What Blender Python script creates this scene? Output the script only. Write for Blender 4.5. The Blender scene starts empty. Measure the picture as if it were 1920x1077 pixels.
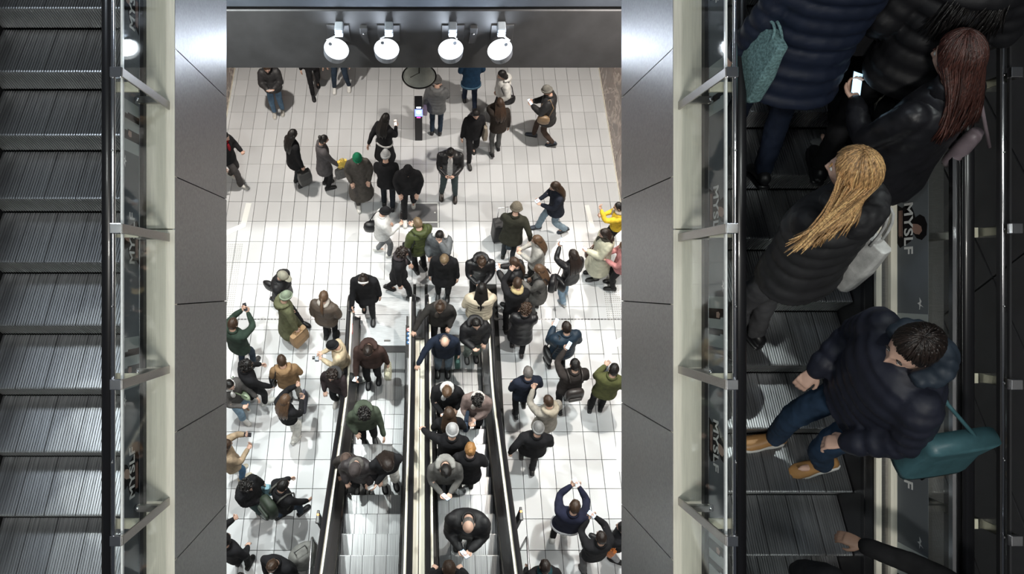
import bpy, bmesh, math, random
import numpy as np
from mathutils import Vector, Matrix, Euler
random.seed(7)
PI = math.pi
S = bpy.context.scene
COL = S.collection
H = 13.6                      # camera height above the lower floor (m)
F = 1400.0                    # focal length in pixels of the 1920 wide frame
# ---------------------------------------------------------------- camera
cd = bpy.data.cameras.new('camera'); cam = bpy.data.objects.new('camera', cd); COL.objects.link(cam)
cam.location = (0, 0, H); cam.rotation_euler = (math.radians(30), 0, 0)
cd.sensor_width = 36; cd.lens = F / 1920 * 36; cd.shift_x = 165 / 1920; cd.clip_start = .05; cd.clip_end = 200
S.camera = cam
# ---------------------------------------------------------------- view and world
S.view_settings.view_transform = 'Standard'; S.view_settings.look = 'None'
S.view_settings.gamma = 1; S.view_settings.use_curve_mapping = False
S.view_settings.exposure = 0.0
w = bpy.data.worlds.new('world'); S.world = w; w.use_nodes = True
w.node_tree.nodes['Background'].inputs[0].default_value = (.75, .85, 1, 1)
w.node_tree.nodes['Background'].inputs[1].default_value = .05
# ---------------------------------------------------------------- lights
def lamp(name, kind, loc, power, color, size=.3, target=None, spot=None, blend=.5, sy=None):
    ld = bpy.data.lights.new(name, kind); ld.energy = power; ld.color = color
    if kind == 'AREA':
        ld.size = size
        if name == 'disc_lamp_light': ld.shape = 'DISK'
        if sy: ld.shape = 'RECTANGLE'; ld.size_y = sy
    else: ld.shadow_soft_size = size
    if kind == 'SPOT': ld.spot_size = math.radians(spot); ld.spot_blend = blend
    o = bpy.data.objects.new(name, ld); COL.objects.link(o); o.location = loc
    if target is not None:
        o.rotation_euler = (Vector(target) - Vector(loc)).to_track_quat('-Z', 'Y').to_euler()
    return o
WARM = (1, .93, .84); COOL = (.80, .90, 1.0); NEUT = (.95, 1, .96)
# lamps under the two upper escalators, lighting the lower hall from its sides
HALL = [(-3.4, 10.9, 5.72, 3100, WARM, 'beyond the beam'), (-3.2, 7.2, 9.50, 5900, NEUT, 'nearest the beam'), (-3.2, 4.4, 7.90, 3300, NEUT, 'in the middle'), (-3.1, 1.6, 6.30, 900, NEUT, 'farthest from the beam'),
        (3.4, 10.9, 5.72, 3500, WARM, 'beyond the beam'), (3.2, 7.2, 9.50, 6400, WARM, 'nearest the beam'), (3.2, 4.4, 7.90, 3300, NEUT, 'in the middle'), (3.1, 1.6, 6.30, 950, NEUT, 'farthest from the beam')]
for x, y, z, p, c, _n in HALL:
    lamp('hall_lamp_light', 'SPOT', (x, y, z - .1), p * .33, c, .10, (x * 1.0, y - .2, 0), 112, .85)
# fill lights added above the upper escalators to brighten them (out of frame)
for sx in (-1, 1):
    lamp('added_fill_light', 'AREA', (sx * 5.4, 5.2, 18.6), 130 if sx < 0 else 200, COOL, 1.4, (sx * 2.2, 2.2, 9.5), sy=1.4)
    lamp('added_fill_light', 'AREA', (sx * 3.6, -2.0, 17.8), 130, NEUT, 1.2, (sx * 2.2, 1.5, 9), sy=1.2)
lamp('added_fill_light', 'AREA', (0, -4.6, 15.8), 330, (1, .98, .92), 1.3, (0, 2.4, 9), sy=.6)  # added fill from behind the camera, brightens the cream decks
# narrow spots added out of frame, aimed to put bright patches on the lower steps
for x, u, pw in ((-2.30, -.60, 300), (-2.32, -1.2, 560), (-2.34, -1.85, 560), (2.34, -.15, 420), (2.36, -.85, 620), (2.36, -1.5, 620)):
    t = (x, .866 * u + 2.7, H + .5 * u - 4.7)
    lamp('added_patch_spot', 'SPOT', (x * 1.7, 4.4, 17.6), pw, (.93, 1, .97), .03, t, 5.2, .18)

# ---------------------------------------------------------------- geometry of the view
def ray(px, py):
    x = (px - 795) / F; u = (538.5 - py) / F
    return Vector((x, .5 + .8660254 * u, -.8660254 + .5 * u))
def atz(px, py, z=0.0):
    r = ray(px, py); t = (z - H) / r.z
    return Vector((r.x * t, r.y * t, z))
def aty(px, py, y):
    r = ray(px, py); t = y / r.y
    return Vector((r.x * t, y, H + r.z * t))
def N(x, u, d):               # frame of the upper escalators: x across, u up the incline, d depth below the eye
    return Vector((x, .8660254 * u + .5 * d, H + .5 * u - .8660254 * d))

# ---------------------------------------------------------------- materials
def newmat(name):
    m = bpy.data.materials.new(name); m.use_nodes = True
    nt = m.node_tree; return m, nt, nt.nodes['Principled BSDF'], nt.nodes.new, nt.links.new
def inp(b, **k):
    for n, v in k.items():
        n = n.replace('_', ' ')
        if n in b.inputs: b.inputs[n].default_value = v
def C4(c): return (c[0], c[1], c[2], 1)
def plain(name, col, rough=.5, metal=0, emis=None, es=0, coat=0, spec=None, var=0.0, vscale=40, bump=0.0, bscale=200, stretch=None, aniso=0):
    m, nt, b, nn, ln = newmat(name)
    inp(b, Base_Color=C4(col), Roughness=rough, Metallic=metal, Coat_Weight=coat)
    if spec is not None: inp(b, Specular_IOR_Level=spec)
    if aniso: inp(b, Anisotropic=aniso)
    if emis: inp(b, Emission_Color=C4(emis), Emission_Strength=es)
    if var or bump:
        tc = nn('ShaderNodeTexCoord'); mp = nn('ShaderNodeMapping'); ln(tc.outputs['Object'], mp.inputs[0])
        if stretch: mp.inputs['Scale'].default_value = stretch
        if var:
            n = nn('ShaderNodeTexNoise'); n.inputs['Scale'].default_value = vscale; n.inputs['Detail'].default_value = 4
            ln(mp.outputs[0], n.inputs['Vector'])
            r = nn('ShaderNodeValToRGB'); ln(n.outputs['Fac'], r.inputs[0])
            r.color_ramp.elements[0].position = .3; r.color_ramp.elements[1].position = .7
            r.color_ramp.elements[0].color = C4([c * (1 - var) for c in col]); r.color_ramp.elements[1].color = C4([min(1, c * (1 + var)) for c in col])
            ln(r.outputs[0], b.inputs['Base Color'])
        if bump:
            n2 = nn('ShaderNodeTexNoise'); n2.inputs['Scale'].default_value = bscale; n2.inputs['Detail'].default_value = 3
            ln(mp.outputs[0], n2.inputs['Vector'])
            bp = nn('ShaderNodeBump'); bp.inputs['Strength'].default_value = bump; bp.inputs['Distance'].default_value = .004
            ln(n2.outputs['Fac'], bp.inputs['Height']); ln(bp.outputs[0], b.inputs['Normal'])
    return m
def glassy(name, tint=(.975, .985, .98), alpha=.10, rough=.03):
    m, nt, b, nn, ln = newmat(name); nt.nodes.remove(b)
    out = nt.nodes['Material Output']
    t = nn('ShaderNodeBsdfTransparent'); t.inputs[0].default_value = C4(tint)
    g = nn('ShaderNodeBsdfGlossy'); g.inputs['Roughness'].default_value = rough
    fr = nn('ShaderNodeFresnel'); fr.inputs[0].default_value = 1.45
    ad = nn('ShaderNodeMath'); ad.operation = 'MULTIPLY_ADD'; ad.inputs[1].default_value = .10; ad.inputs[2].default_value = alpha * .1
    ad.use_clamp = True
    ln(fr.outputs[0], ad.inputs[0])
    mx = nn('ShaderNodeMixShader'); ln(ad.outputs[0], mx.inputs[0]); ln(t.outputs[0], mx.inputs[1]); ln(g.outputs[0], mx.inputs[2])
    ln(mx.outputs[0], out.inputs[0]); return m
MT = {}
MT['steel'] = plain('brushed_steel', (.50, .50, .51), .34, 1, var=.10, vscale=6, stretch=(60, 1, 1), bump=.06, bscale=60)
MT['clad'] = plain('dark_brushed_cladding', (.30, .30, .31), .36, .92, var=.14, vscale=5, stretch=(1, 9, 9), bump=.05, bscale=300, aniso=.5)
MT['steel_l'] = plain('polished_steel', (.78, .78, .80), .18, 1)
MT['champ'] = plain('champagne_steel', (.92, .885, .76), .45, .1, var=.07, vscale=4, stretch=(30, 1, 1))
MT['black'] = plain('black_rubber', (.012, .012, .014), .32, 0, coat=.2)
MT['blackm'] = plain('black_matte', (.02, .02, .022), .6)
MT['bar'] = plain('dark_bar_steel', (.33, .32, .31), .33, 1, var=.1, vscale=20, stretch=(1, 8, 8))
MT['cream'] = plain('cream_clamp', (.80, .78, .62), .45, .1)
MT['step'] = plain('escalator_step_aluminium', (.40, .41, .42), .33, .9, var=.30, vscale=4, stretch=(28, .35, 1))
MT['riser'] = plain('escalator_riser_aluminium', (.48, .485, .49), .45, .9)
MT['plate'] = plain('landing_plate_steel', (.66, .69, .72), .38, .55, var=.14, vscale=5, stretch=(1.2, 14, 1), bump=.12, bscale=90)
MT['skirt'] = plain('dark_skirt', (.10, .10, .105), .35, .8)
MT['glass'] = glassy('balustrade_glass')
MT['edge'] = plain('glass_edge', (.92, .95, .94), .2, 0, var=.05)
MT['beam'] = plain('dark_fascia', (.062, .062, .066), .5, .2, var=.18, vscale=3, bump=.1, bscale=30)
MT['beam2'] = plain('blue_grey_fascia', (.075, .088, .112), .6, .2, var=.12, vscale=3)
MT['wallr'] = plain('dark_wall_panel', (.055, .056, .062), .55, .1, var=.18, vscale=3, bump=.08, bscale=80)
MT['white'] = plain('white_paint', (.86, .88, .86), .5, 0)
MT['poster'] = plain('poster_grey', (.17, .19, .21), .85, 0, spec=.08, var=.25, vscale=.9)
MT['post_l'] = plain('poster_pale', (.42, .47, .47), .85, 0, spec=.08)
MT['post_k'] = plain('poster_black', (.012, .011, .013), .85, 0, spec=.08)
MT['post_w'] = plain('poster_white', (.82, .84, .84), .85, 0, spec=.08)
MT['post_s'] = plain('poster_skin', (.36, .21, .17), .4, 0)
MT['concrete'] = plain('dark_underside', (.05, .05, .052), .8, 0)
MT['led'] = plain('lamp_lens', (1, 1, 1), .4, 0, emis=(.88, .95, 1), es=2.6)
MT['house'] = plain('lamp_housing_grey', (.20, .22, .26), .4, .3)
MT['bluelens'] = plain('kiosk_blue_light', (.1, .15, .9), .3, 0, emis=(.12, .16, 1), es=5)
MT['whitelens'] = plain('kiosk_white_light', (1, 1, 1), .3, 0, emis=(.75, .85, 1), es=3)
MT['pinklens'] = plain('kiosk_magenta_light', (.9, .1, .6), .3, 0, emis=(.9, .1, .5), es=1.2)
MT['orange'] = plain('amber_light', (1, .3, .1), .4, 0, emis=(1, .25, .05), es=8)
MT['marker'] = plain('lamp_bracket_white', (.36, .40, .45), .4, .2, var=.05)
MT['hatch'] = plain('hatch_mat', (.20, .20, .21), .8, 0, var=.15, vscale=200)
MT['red'] = plain('sign_red', (.75, .02, .04), .4); MT['blue'] = plain('sign_blue', (.02, .16, .42), .4)
MT['dish'] = plain('dish_grey_green', (.66, .72, .68), .35, .2, var=.12, vscale=8)
def marble():
    m, nt, b, nn, ln = newmat('veined_marble'); inp(b, Roughness=.25)
    tc = nn('ShaderNodeTexCoord'); n = nn('ShaderNodeTexNoise'); n.inputs['Scale'].default_value = 1.3; n.inputs['Detail'].default_value = 8; n.inputs['Distortion'].default_value = 2.2
    ge = nn('ShaderNodeNewGeometry'); ln(ge.outputs['Position'], n.inputs['Vector'])
    r = nn('ShaderNodeValToRGB'); e = r.color_ramp.elements
    e[0].position = .42; e[0].color = (.20, .15, .125, 1); e[1].position = .5; e[1].color = (.62, .5, .42, 1)
    x = r.color_ramp.elements.new(.53); x.color = (.25, .18, .15, 1); x = r.color_ramp.elements.new(.7); x.color = (.32, .25, .21, 1)
    ln(n.outputs['Fac'], r.inputs[0]); ln(r.outputs[0], b.inputs['Base Color']); return m
MT['marble'] = marble()
def tilemat():
    m, nt, b, nn, ln = newmat('grey_floor_tile'); inp(b, Roughness=.42)
    ge = nn('ShaderNodeNewGeometry')
    wn = nn('ShaderNodeTexWhiteNoise'); wn.noise_dimensions = '3D'
    sc = nn('ShaderNodeVectorMath'); sc.operation = 'DIVIDE'; sc.inputs[1].default_value = (.296, .5385, 50)
    fl = nn('ShaderNodeVectorMath'); fl.operation = 'FLOOR'
    ad = nn('ShaderNodeVectorMath'); ad.operation = 'ADD'; ad.inputs[1].default_value = (4.10, -8.459 + .5385 * 40, 9)
    ln(ge.outputs['Position'], ad.inputs[0]); ln(ad.outputs[0], sc.inputs[0]); ln(sc.outputs[0], fl.inputs[0]); ln(fl.outputs[0], wn.inputs['Vector'])
    n = nn('ShaderNodeTexNoise'); n.inputs['Scale'].default_value = 160; n.inputs['Detail'].default_value = 4; ln(ge.outputs['Position'], n.inputs['Vector'])
    n3 = nn('ShaderNodeTexNoise'); n3.inputs['Scale'].default_value = .8; n3.inputs['Detail'].default_value = 3; ln(ge.outputs['Position'], n3.inputs['Vector'])
    a = nn('ShaderNodeMath'); a.operation = 'MULTIPLY_ADD'; a.inputs[1].default_value = .10; a.inputs[2].default_value = .33; ln(wn.outputs['Value'], a.inputs[0])
    c = nn('ShaderNodeMath'); c.operation = 'MULTIPLY_ADD'; c.inputs[1].default_value = .30; ln(n.outputs['Fac'], c.inputs[0]); ln(a.outputs[0], c.inputs[2])
    d = nn('ShaderNodeMath'); d.operation = 'MULTIPLY_ADD'; d.inputs[1].default_value = .18; ln(n3.outputs['Fac'], d.inputs[0]); ln(c.outputs[0], d.inputs[2])
    mx = nn('ShaderNodeMix'); mx.data_type = 'RGBA'; mx.inputs[6].default_value = (0, 0, 0, 1); mx.inputs[7].default_value = (.95, .97, 1, 1)
    ln(d.outputs[0], mx.inputs[0]); ln(mx.outputs[2], b.inputs['Base Color'])
    bp = nn('ShaderNodeBump'); bp.inputs['Strength'].default_value = .05; bp.inputs['Distance'].default_value = .003; ln(n.outputs['Fac'], bp.inputs['Height']); ln(bp.outputs[0], b.inputs['Normal'])
    return m
MT['tile'] = tilemat()
MT['grout'] = plain('dark_grout', (.02, .02, .02), .8)

# ---------------------------------------------------------------- mesh helpers
class MB:
    def __init__(s): s.v = []; s.f = []; s.m = []
    def add(s, vs, fs, mi=0):
        o = len(s.v); s.v += [tuple(v) for v in vs]; s.f += [tuple(i + o for i in f) for f in fs]; s.m += [mi] * len(fs); return s
    def hexa(s, p, mi=0):      # eight corners: bottom 4 then top 4
        return s.add(p, [(0, 3, 2, 1), (4, 5, 6, 7), (0, 1, 5, 4), (1, 2, 6, 5), (2, 3, 7, 6), (3, 0, 4, 7)], mi)
    def box(s, a, b, mi=0):
        x0, y0, z0 = a; x1, y1, z1 = b
        return s.hexa([(x0, y0, z0), (x1, y0, z0), (x1, y1, z0), (x0, y1, z0), (x0, y0, z1), (x1, y0, z1), (x1, y1, z1), (x0, y1, z1)], mi)
    def nbox(s, x0, x1, u0, u1, d0, d1, mi=0):
        x0, x1 = min(x0, x1), max(x0, x1)
        return s.hexa([N(x0, u0, d1), N(x1, u0, d1), N(x1, u1, d1), N(x0, u1, d1), N(x0, u0, d0), N(x1, u0, d0), N(x1, u1, d0), N(x0, u1, d0)], mi)
    def prism(s, poly, ax, a, b, mi=0):     # polygon of (p, q) extruded along an axis from a to b
        def P(t, p):
            return {'x': (t, p[0], p[1]), 'y': (p[0], t, p[1]), 'z': (p[0], p[1], t)}[ax]
        n = len(poly); vs = [P(a, p) for p in poly] + [P(b, p) for p in poly]
        fs = [tuple(range(n))[::-1], tuple(range(n, 2 * n))] + [(i, (i + 1) % n, n + (i + 1) % n, n + i) for i in range(n)]
        return s.add(vs, fs, mi)
    def tube(s, pts, r, n=10, mi=0, caps=True, ry=None):
        pts = [Vector(p) for p in pts]; k = len(pts); rr = r if isinstance(r, (list, tuple)) else [r] * k
        rings = []; ref = None
        for i, p in enumerate(pts):
            t = (pts[min(i + 1, k - 1)] - pts[max(i - 1, 0)]).normalized()
            if ref is None:
                ref = Vector((0, 0, 1)) if abs(t.z) < .9 else Vector((1, 0, 0))
            a = t.cross(ref).normalized(); b_ = a.cross(t).normalized(); ref = b_
            rings.append([p + a * math.cos(2 * PI * j / n) * rr[i] + b_ * math.sin(2 * PI * j / n) * (ry if ry else rr[i]) for j in range(n)])
        vs = [q for ring in rings for q in ring]
        fs = [(i * n + j, i * n + (j + 1) % n, (i + 1) * n + (j + 1) % n, (i + 1) * n + j) for i in range(k - 1) for j in range(n)]
        if caps: fs += [tuple(range(n))[::-1], tuple((k - 1) * n + j for j in range(n))]
        return s.add(vs, fs, mi)
    def rings(s, rl, mi=0):     # closed skin over a list of rings (equal counts)
        n = len(rl[0]); k = len(rl); vs = [q for r in rl for q in r]
        fs = [(i * n + j, i * n + (j + 1) % n, (i + 1) * n + (j + 1) % n, (i + 1) * n + j) for i in range(k - 1) for j in range(n)]
        fs += [tuple(range(n))[::-1], tuple((k - 1) * n + j for j in range(n))]
        return s.add(vs, fs, mi)
    def sphere(s, c, r, n=12, k=8, mi=0, fn=None, M=None):
        c = Vector(c); r = r if isinstance(r, (list, tuple)) else (r, r, r); vs = []
        for i in range(k + 1):
            th = PI * i / k
            for j in range(n):
                if i in (0, k) and j: continue
                ph = 2 * PI * j / n; d = Vector((math.sin(th) * math.cos(ph), math.sin(th) * math.sin(ph), math.cos(th)))
                q = fn(d) if fn else Vector((d.x * r[0], d.y * r[1], d.z * r[2]))
                if M is not None: q = M @ q
                vs.append(c + q)
        fs = [(0, 1 + j, 1 + (j + 1) % n) for j in range(n)]
        for i in range(k - 2):
            a = 1 + i * n
            fs += [(a + j, a + n + j, a + n + (j + 1) % n, a + (j + 1) % n) for j in range(n)]
        a = 1 + (k - 2) * n; L = len(vs) - 1
        fs += [(a + j, L, a + (j + 1) % n) for j in range(n)]
        return s.add(vs, fs, mi)
    def mesh(s, name, mats, smooth=False):
        me = bpy.data.meshes.new(name); me.from_pydata(s.v, [], s.f)
        for m in (mats if isinstance(mats, (list, tuple)) else [mats]): me.materials.append(m)
        if any(s.m): me.polygons.foreach_set('material_index', s.m)
        if smooth: me.polygons.foreach_set('use_smooth', [True] * len(s.f))
        me.update(); return me
    def build(s, name, mats, parent=None, smooth=False, kind=None, bevel=0, label=None, origin=None):
        me = s.mesh(name, mats, smooth); o = bpy.data.objects.new(name, me); COL.objects.link(o)
        if origin is not None: me.transform(Matrix.Translation(-Vector(origin))); o.location = origin
        if parent is not None:
            o.parent = parent
            pm = parent.matrix_basis.copy(); q = parent.parent
            while q is not None: pm = q.matrix_basis @ pm; q = q.parent
            o.matrix_basis = pm.inverted() @ o.matrix_basis
        if bevel:
            b = o.modifiers.new('bevel', 'BEVEL'); b.width = bevel; b.segments = 2; b.limit_method = 'ANGLE'
        if kind: o['kind'] = kind
        if label: o['label'] = label
        return o
def fixn(o):
    bm = bmesh.new(); bm.from_mesh(o.data); bmesh.ops.recalc_face_normals(bm, faces=bm.faces); bm.to_mesh(o.data); bm.free(); return o
def tag(o, label, cat, group=None, kind=None):
    o['label'] = label; o['category'] = cat
    if group: o['group'] = group
    if kind: o['kind'] = kind
    return o
def empty(name, loc, label=None, cat=None, group=None, rz=0):
    o = bpy.data.objects.new(name, None); COL.objects.link(o); o.location = loc; o.rotation_euler = (0, 0, rz); o.empty_display_size = .1
    if label: tag(o, label, cat, group)
    return o
def link(name, me, loc, parent=None, rz=0, sc=None):
    o = bpy.data.objects.new(name, me); COL.objects.link(o); o.location = loc; o.rotation_euler = (0, 0, rz)
    if sc: o.scale = sc
    if parent is not None:
        o.parent = parent; pm = parent.matrix_basis.copy(); q = parent.parent
        while q is not None: pm = q.matrix_basis @ pm; q = q.parent
        o.matrix_basis = pm.inverted() @ o.matrix_basis
    return o

# ================================================================ SETTING
XL, XR, YB, YF = -4.78, 4.42, 17.0, -3.0
TW, TH = .296, .5385
fl = MB().box((XL - .3, YF, -.30), (XR + .3, YB + .3, -.022)).build('floor', MT['grout']); fl['kind'] = 'structure'
# floor tiles: each its own piece where they are largest in view, one joined piece beyond
g = .0036
tm = MB().add([(g, g, -.02), (TW - g, g, -.02), (TW - g, TH - g, -.02), (g, TH - g, -.02), (g + .002, g + .002, 0), (TW - g - .002, g + .002, 0), (TW - g - .002, TH - g - .002, 0), (g + .002, TH - g - .002, 0)],
     [(0, 3, 2, 1), (4, 5, 6, 7), (0, 1, 5, 4), (1, 2, 6, 5), (2, 3, 7, 6), (3, 0, 4, 7)]).mesh('tile', MT['tile'])
cells = []
ix0 = math.floor((XL + 4.10) / TW); ix1 = math.ceil((XR + 4.10) / TW)
for ix in range(ix0, ix1):
    for iy in range(-20, 16):
        x = -4.10 + ix * TW; y = 8.459 + iy * TH
        if y < YF or y > YB - .3: continue
        cx, cy = x + TW / 2, y + TH / 2
        if -1.55 < cx < 1.40 and cy < 7.9: continue          # under the lower escalators and their landing plates
        d = .5 * cy + .866 * H
        px, py = 795 + F * cx / d, 538.5 - F * (.866 * cy - .5 * H) / d
        cells.append((not (422 < px < 1163 and 128 < py < 1077), -py, x, y))
cells.sort()
rest = MB()
for i, (hid, _, x, y) in enumerate(cells):
    x0, x1 = max(x + g, XL), min(x + TW - g, XR)
    if i < 300: link('tile', tm, (x, y, 0), fl)
    else: rest.box((x0, y + g, -.02), (x1, y + TH - g, 0))
rest.build('tile_field', MT['tile'], fl, kind='stuff')
for side, X in (('left', XL), ('right', XR)):
    s = -1 if side == 'left' else 1
    wl = MB().box((min(X + s * .02, X + s * .3), YF, 0), (max(X + s * .02, X + s * .3), YB, 6.0)).build('wall_' + side, MT['concrete']); wl['kind'] = 'structure'
    k = 0; y = 16.1 if s > 0 else 16.1
    pm = MB().box((-.01, .004, .05), (.01, .962, 2.9)).mesh('wall_panel', MT['marble'])
    pu = MB().box((-.01, .004, 2.91), (.01, .962, 5.9)).mesh('wall_panel', MT['marble'])
    for k in range(19):
        yy = 13.08 - .97 * (k - 3)
        link('wall_panel', pm, (X + s * .011, yy, 0), wl); link('wall_panel', pu, (X + s * .011, yy, 0), wl)
    bb = MB().box((min(X, X - s * .012), YF, 0), (max(X, X - s * .012), YB, .05)).build('baseboard_' + side, MT['champ']); bb['kind'] = 'structure'
o = MB().box((XL, YB, 0), (XR, YB + .2, 6)).build('wall_back', MT['wallr']); o['kind'] = 'structure'
o = MB().box((XL - .3, 8.35, 6.02), (XR + .3, YB + .2, 6.3)).build('ceiling', MT['concrete']); o['kind'] = 'structure'
# beam across the well: lower dark fascia, recessed blue grey fascia above
bz = aty(795, 127.5, 8.0).z; bz2 = aty(795, 20, 8.0).z
o = MB().box((-6, 8.0, bz), (6, 8.32, bz2)).build('trim_1', MT['beam'], bevel=.01); o['kind'] = 'structure'
o = MB().box((-6, 8.035, bz2), (6, 8.32, bz2 + .06)).build('trim_2', MT['blackm']); o['kind'] = 'structure'
o = MB().box((-6, 8.01, bz2 + .05), (6, 8.32, 9.4)).build('trim_3', MT['beam2'], bevel=.01); o['kind'] = 'structure'
# dark panelled wall beside the right escalator
wr = MB().box((4.24, -2.5, 6.6), (4.4, 9.5, 16.4)).build('wall_side', MT['blackm']); wr['kind'] = 'structure'
for i in range(14):
    for j, (ya, yb) in enumerate(((-2.4, .02), (.02, 2.82), (2.82, 5.6), (5.6, 9.0))):
        z0 = 13.6 - 5.36 - .615 * 2 + .615 * i
        MB().box((4.20, ya + .009, z0 + .009), (4.245, yb - .009, z0 + .606)).build('wall_panel', MT['wallr'], wr)

# ---------------------------------------------------------------- flat markings on the lower floor
def strip(pts, w, name, label, mat=None, cat='floor marking', group=None, round_=False):
    P = [atz(*p) for p in pts]
    if round_ and len(P) == 3:
        a, b, c = P; P = [a, a.lerp(b, .7)] + [((a.lerp(b, .7)) * (1 - t) ** 2 + b * 2 * t * (1 - t) + b.lerp(c, .35) * t * t) for t in (.25, .5, .75)] + [b.lerp(c, .35), c]
    L, R = [], []
    for i, p in enumerate(P):
        t0 = (P[i] - P[i - 1]).normalized() if i else (P[1] - P[0]).normalized()
        t1 = (P[i + 1] - P[i]).normalized() if i < len(P) - 1 else t0
        t = (t0 + t1).normalized(); n = Vector((-t.y, t.x, 0)) * (w / 2 / max(.5, t.dot(t1)))
        L.append(p + n); R.append(p - n)
    m = MB()
    for i in range(len(P) - 1):
        m.hexa([v + Vector((0, 0, dz)) for dz in (.0005, .004) for v in (R[i], R[i + 1], L[i + 1], L[i])])
    o = m.build(name, mat or MT['white']); tag(o, label, cat, group); return o
strip([(466.5, 381), (456, 423), (415, 441)], .125, 'floor_marking', 'white bent line painted on the floor at the left, running under the cladding')
strip([(1170, 637), (1141, 652), (1139, 684)], .14, 'floor_marking', 'white curved line painted on the floor at the right above the olive jacket man', round_=True)
strip([(1100, 385), (1111, 428)], .10, 'floor_marking', 'short straight white line on the floor right of the woman in jeans holding a phone')
strip([(431, 655), (424, 705)], .14, 'floor_marking', 'white line at the left edge of the floor beside the dark green jacket man')
strip([(1160, 812), (1163, 885)], .12, 'floor_marking', 'white line at the right edge of the floor below the olive jacket man')
hp = [atz(*p, .0) for p in ((750, 381.5), (821, 381.5), (822, 428), (749, 428))]
hr = empty('floor_hatch', (hp[0] + hp[2]) / 2, 'square floor hatch with thin bright frame in front of the crowd at the escalators', 'hatch')
x0, x1, y1, y0 = hp[0].x, hp[1].x, hp[0].y, hp[2].y
MB().box((x0, y0, .0005), (x1, y1, .003)).build('hatch_plate', MT['hatch'], hr)
ym = atz(785, 417).y
m = MB()
for a, b in (((x0, y0), (x1, y0)), ((x0, y1), (x1, y1)), ((x0, ym), (x1, ym)), ((x0, y0), (x0, y1)), ((x1, y0), (x1, y1))):
    m.box((min(a[0], b[0]) - .010, min(a[1], b[1]) - .012, .001), (max(a[0], b[0]) + .010, max(a[1], b[1]) + .012, .006))
m.build('hatch_frame', MT['white'], hr)
for q in ((754, 399), (815.5, 399)):
    p = atz(*q); MB().tube([p + Vector((0, 0, .003)), p + Vector((0, 0, .008))], .018, 12).build('hatch_lock', MT['white'], hr)
# tactile studs along both sides
for (pa, pb) in (((423, 600), (446, 455)), ((1133, 600), (1162, 470))):
    a, b = atz(*pa), atz(*pb); m = MB(); y = a.y; xa, xb = min(a.x, b.x), max(a.x, b.x)
    if xa < 0: xa, xb = -4.25, -3.93
    else: xa, xb = 3.78, 4.10
    while y < b.y:
        x = xa
        while x < xb:
            m.add([(x - .011, y - .011, .0), (x + .011, y - .011, 0), (x + .011, y + .011, 0), (x - .011, y + .011, 0), (x - .006, y - .006, .005), (x + .006, y - .006, .005), (x + .006, y + .006, .005), (x - .006, y + .006, .005)],
                  [(4, 5, 6, 7), (0, 1, 5, 4), (1, 2, 6, 5), (2, 3, 7, 6), (3, 0, 4, 7)]); x += .042
        y += .05
    o = m.build('tactile_studs', plain('stud_metal', (.45, .45, .43), .4, .3))
    tag(o, 'field of small raised guidance studs on the floor along the %s wall' % ('left' if xa < 0 else 'right'), 'tactile paving', kind='stuff')
# drainage joint across the hall at y=599
yj = atz(795, 599).y
for nm_, (a, b) in (('left', (XL, -1.62)), ('right', (1.45, XR))):
    m = MB(); x = a; m.box((a, yj - .0122, .0002), (b, yj - .009, .0025)); m.box((a, yj + .009, .0002), (b, yj + .0122, .0025))
    while x < b: m.box((x, yj - .0115, .0003), (min(x + .05, b), yj + .0115, .003)); x += .068
    tag(m.build('expansion_joint', MT['skirt']), 'thin dashed dark metal joint across the floor %s of the lower escalators' % nm_, 'floor joint', kind='stuff')

# ================================================================ UPPER ESCALATORS
D0 = 5.43; RT = .4; RR = .2309
def step_mesh(wd, name='step', cl=56, closed=False):
    # cleated tread (nose at y=0, runs to +y) and curved cleated riser below the nose
    prof = []
    for t in range(7):
        a = t / 6; prof.append((.050 * math.sin(a * 1.45), -RR * a * .93))
    m = MB(); pw = wd / cl; gap = pw * .42; dp = .0075
    def section(y, z, ny, nz):
        row = []
        for i in range(cl):
            x = -wd / 2 + i * pw
            for xx, h in ((x, 0), (x + gap, 0), (x + gap + .0001, dp), (x + pw - .0001, dp)):
                row.append((xx, y + ny * h, z + nz * h))
        row.append((wd / 2, y, z)); return row
    secs = [section(.44, -.0075, 0, 1), section(.012, -.0075, 0, 1), section(.004, -.0095, -.4, .8)]
    for y, z in prof[1:]: secs.append(section(y, z, -1, 0))
    n = len(secs[0]); vs = [q for s_ in secs for q in s_]
    fs = [(i * n + j, i * n + j + 1, (i + 1) * n + j + 1, (i + 1) * n + j) for i in range(len(secs) - 1) for j in range(n - 1)]
    m.add(vs, fs)
    m.m = [0] * (2 * (n - 1)) + [1] * (len(fs) - 2 * (n - 1))
    for i in range(1, 5):                                  # seams between the cast tread segments
        x = -wd / 2 + pw * round(cl * i / 5)
        m.box((x + .0008, .0, -.0075), (x + gap - .0005, .44, -.0068), 2)
    yb = .44; m.box((-wd / 2, .05, -.05), (wd / 2, yb, -.010), 2)   # tread body
    me = m.mesh(name, [MT['step'], MT['riser'], MT['blackm']])
    return me
STEP = step_mesh(1.0)
NEARU = {-1: .182, 1: -.1086}
U0, U1 = -3.1, 5.4
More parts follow.
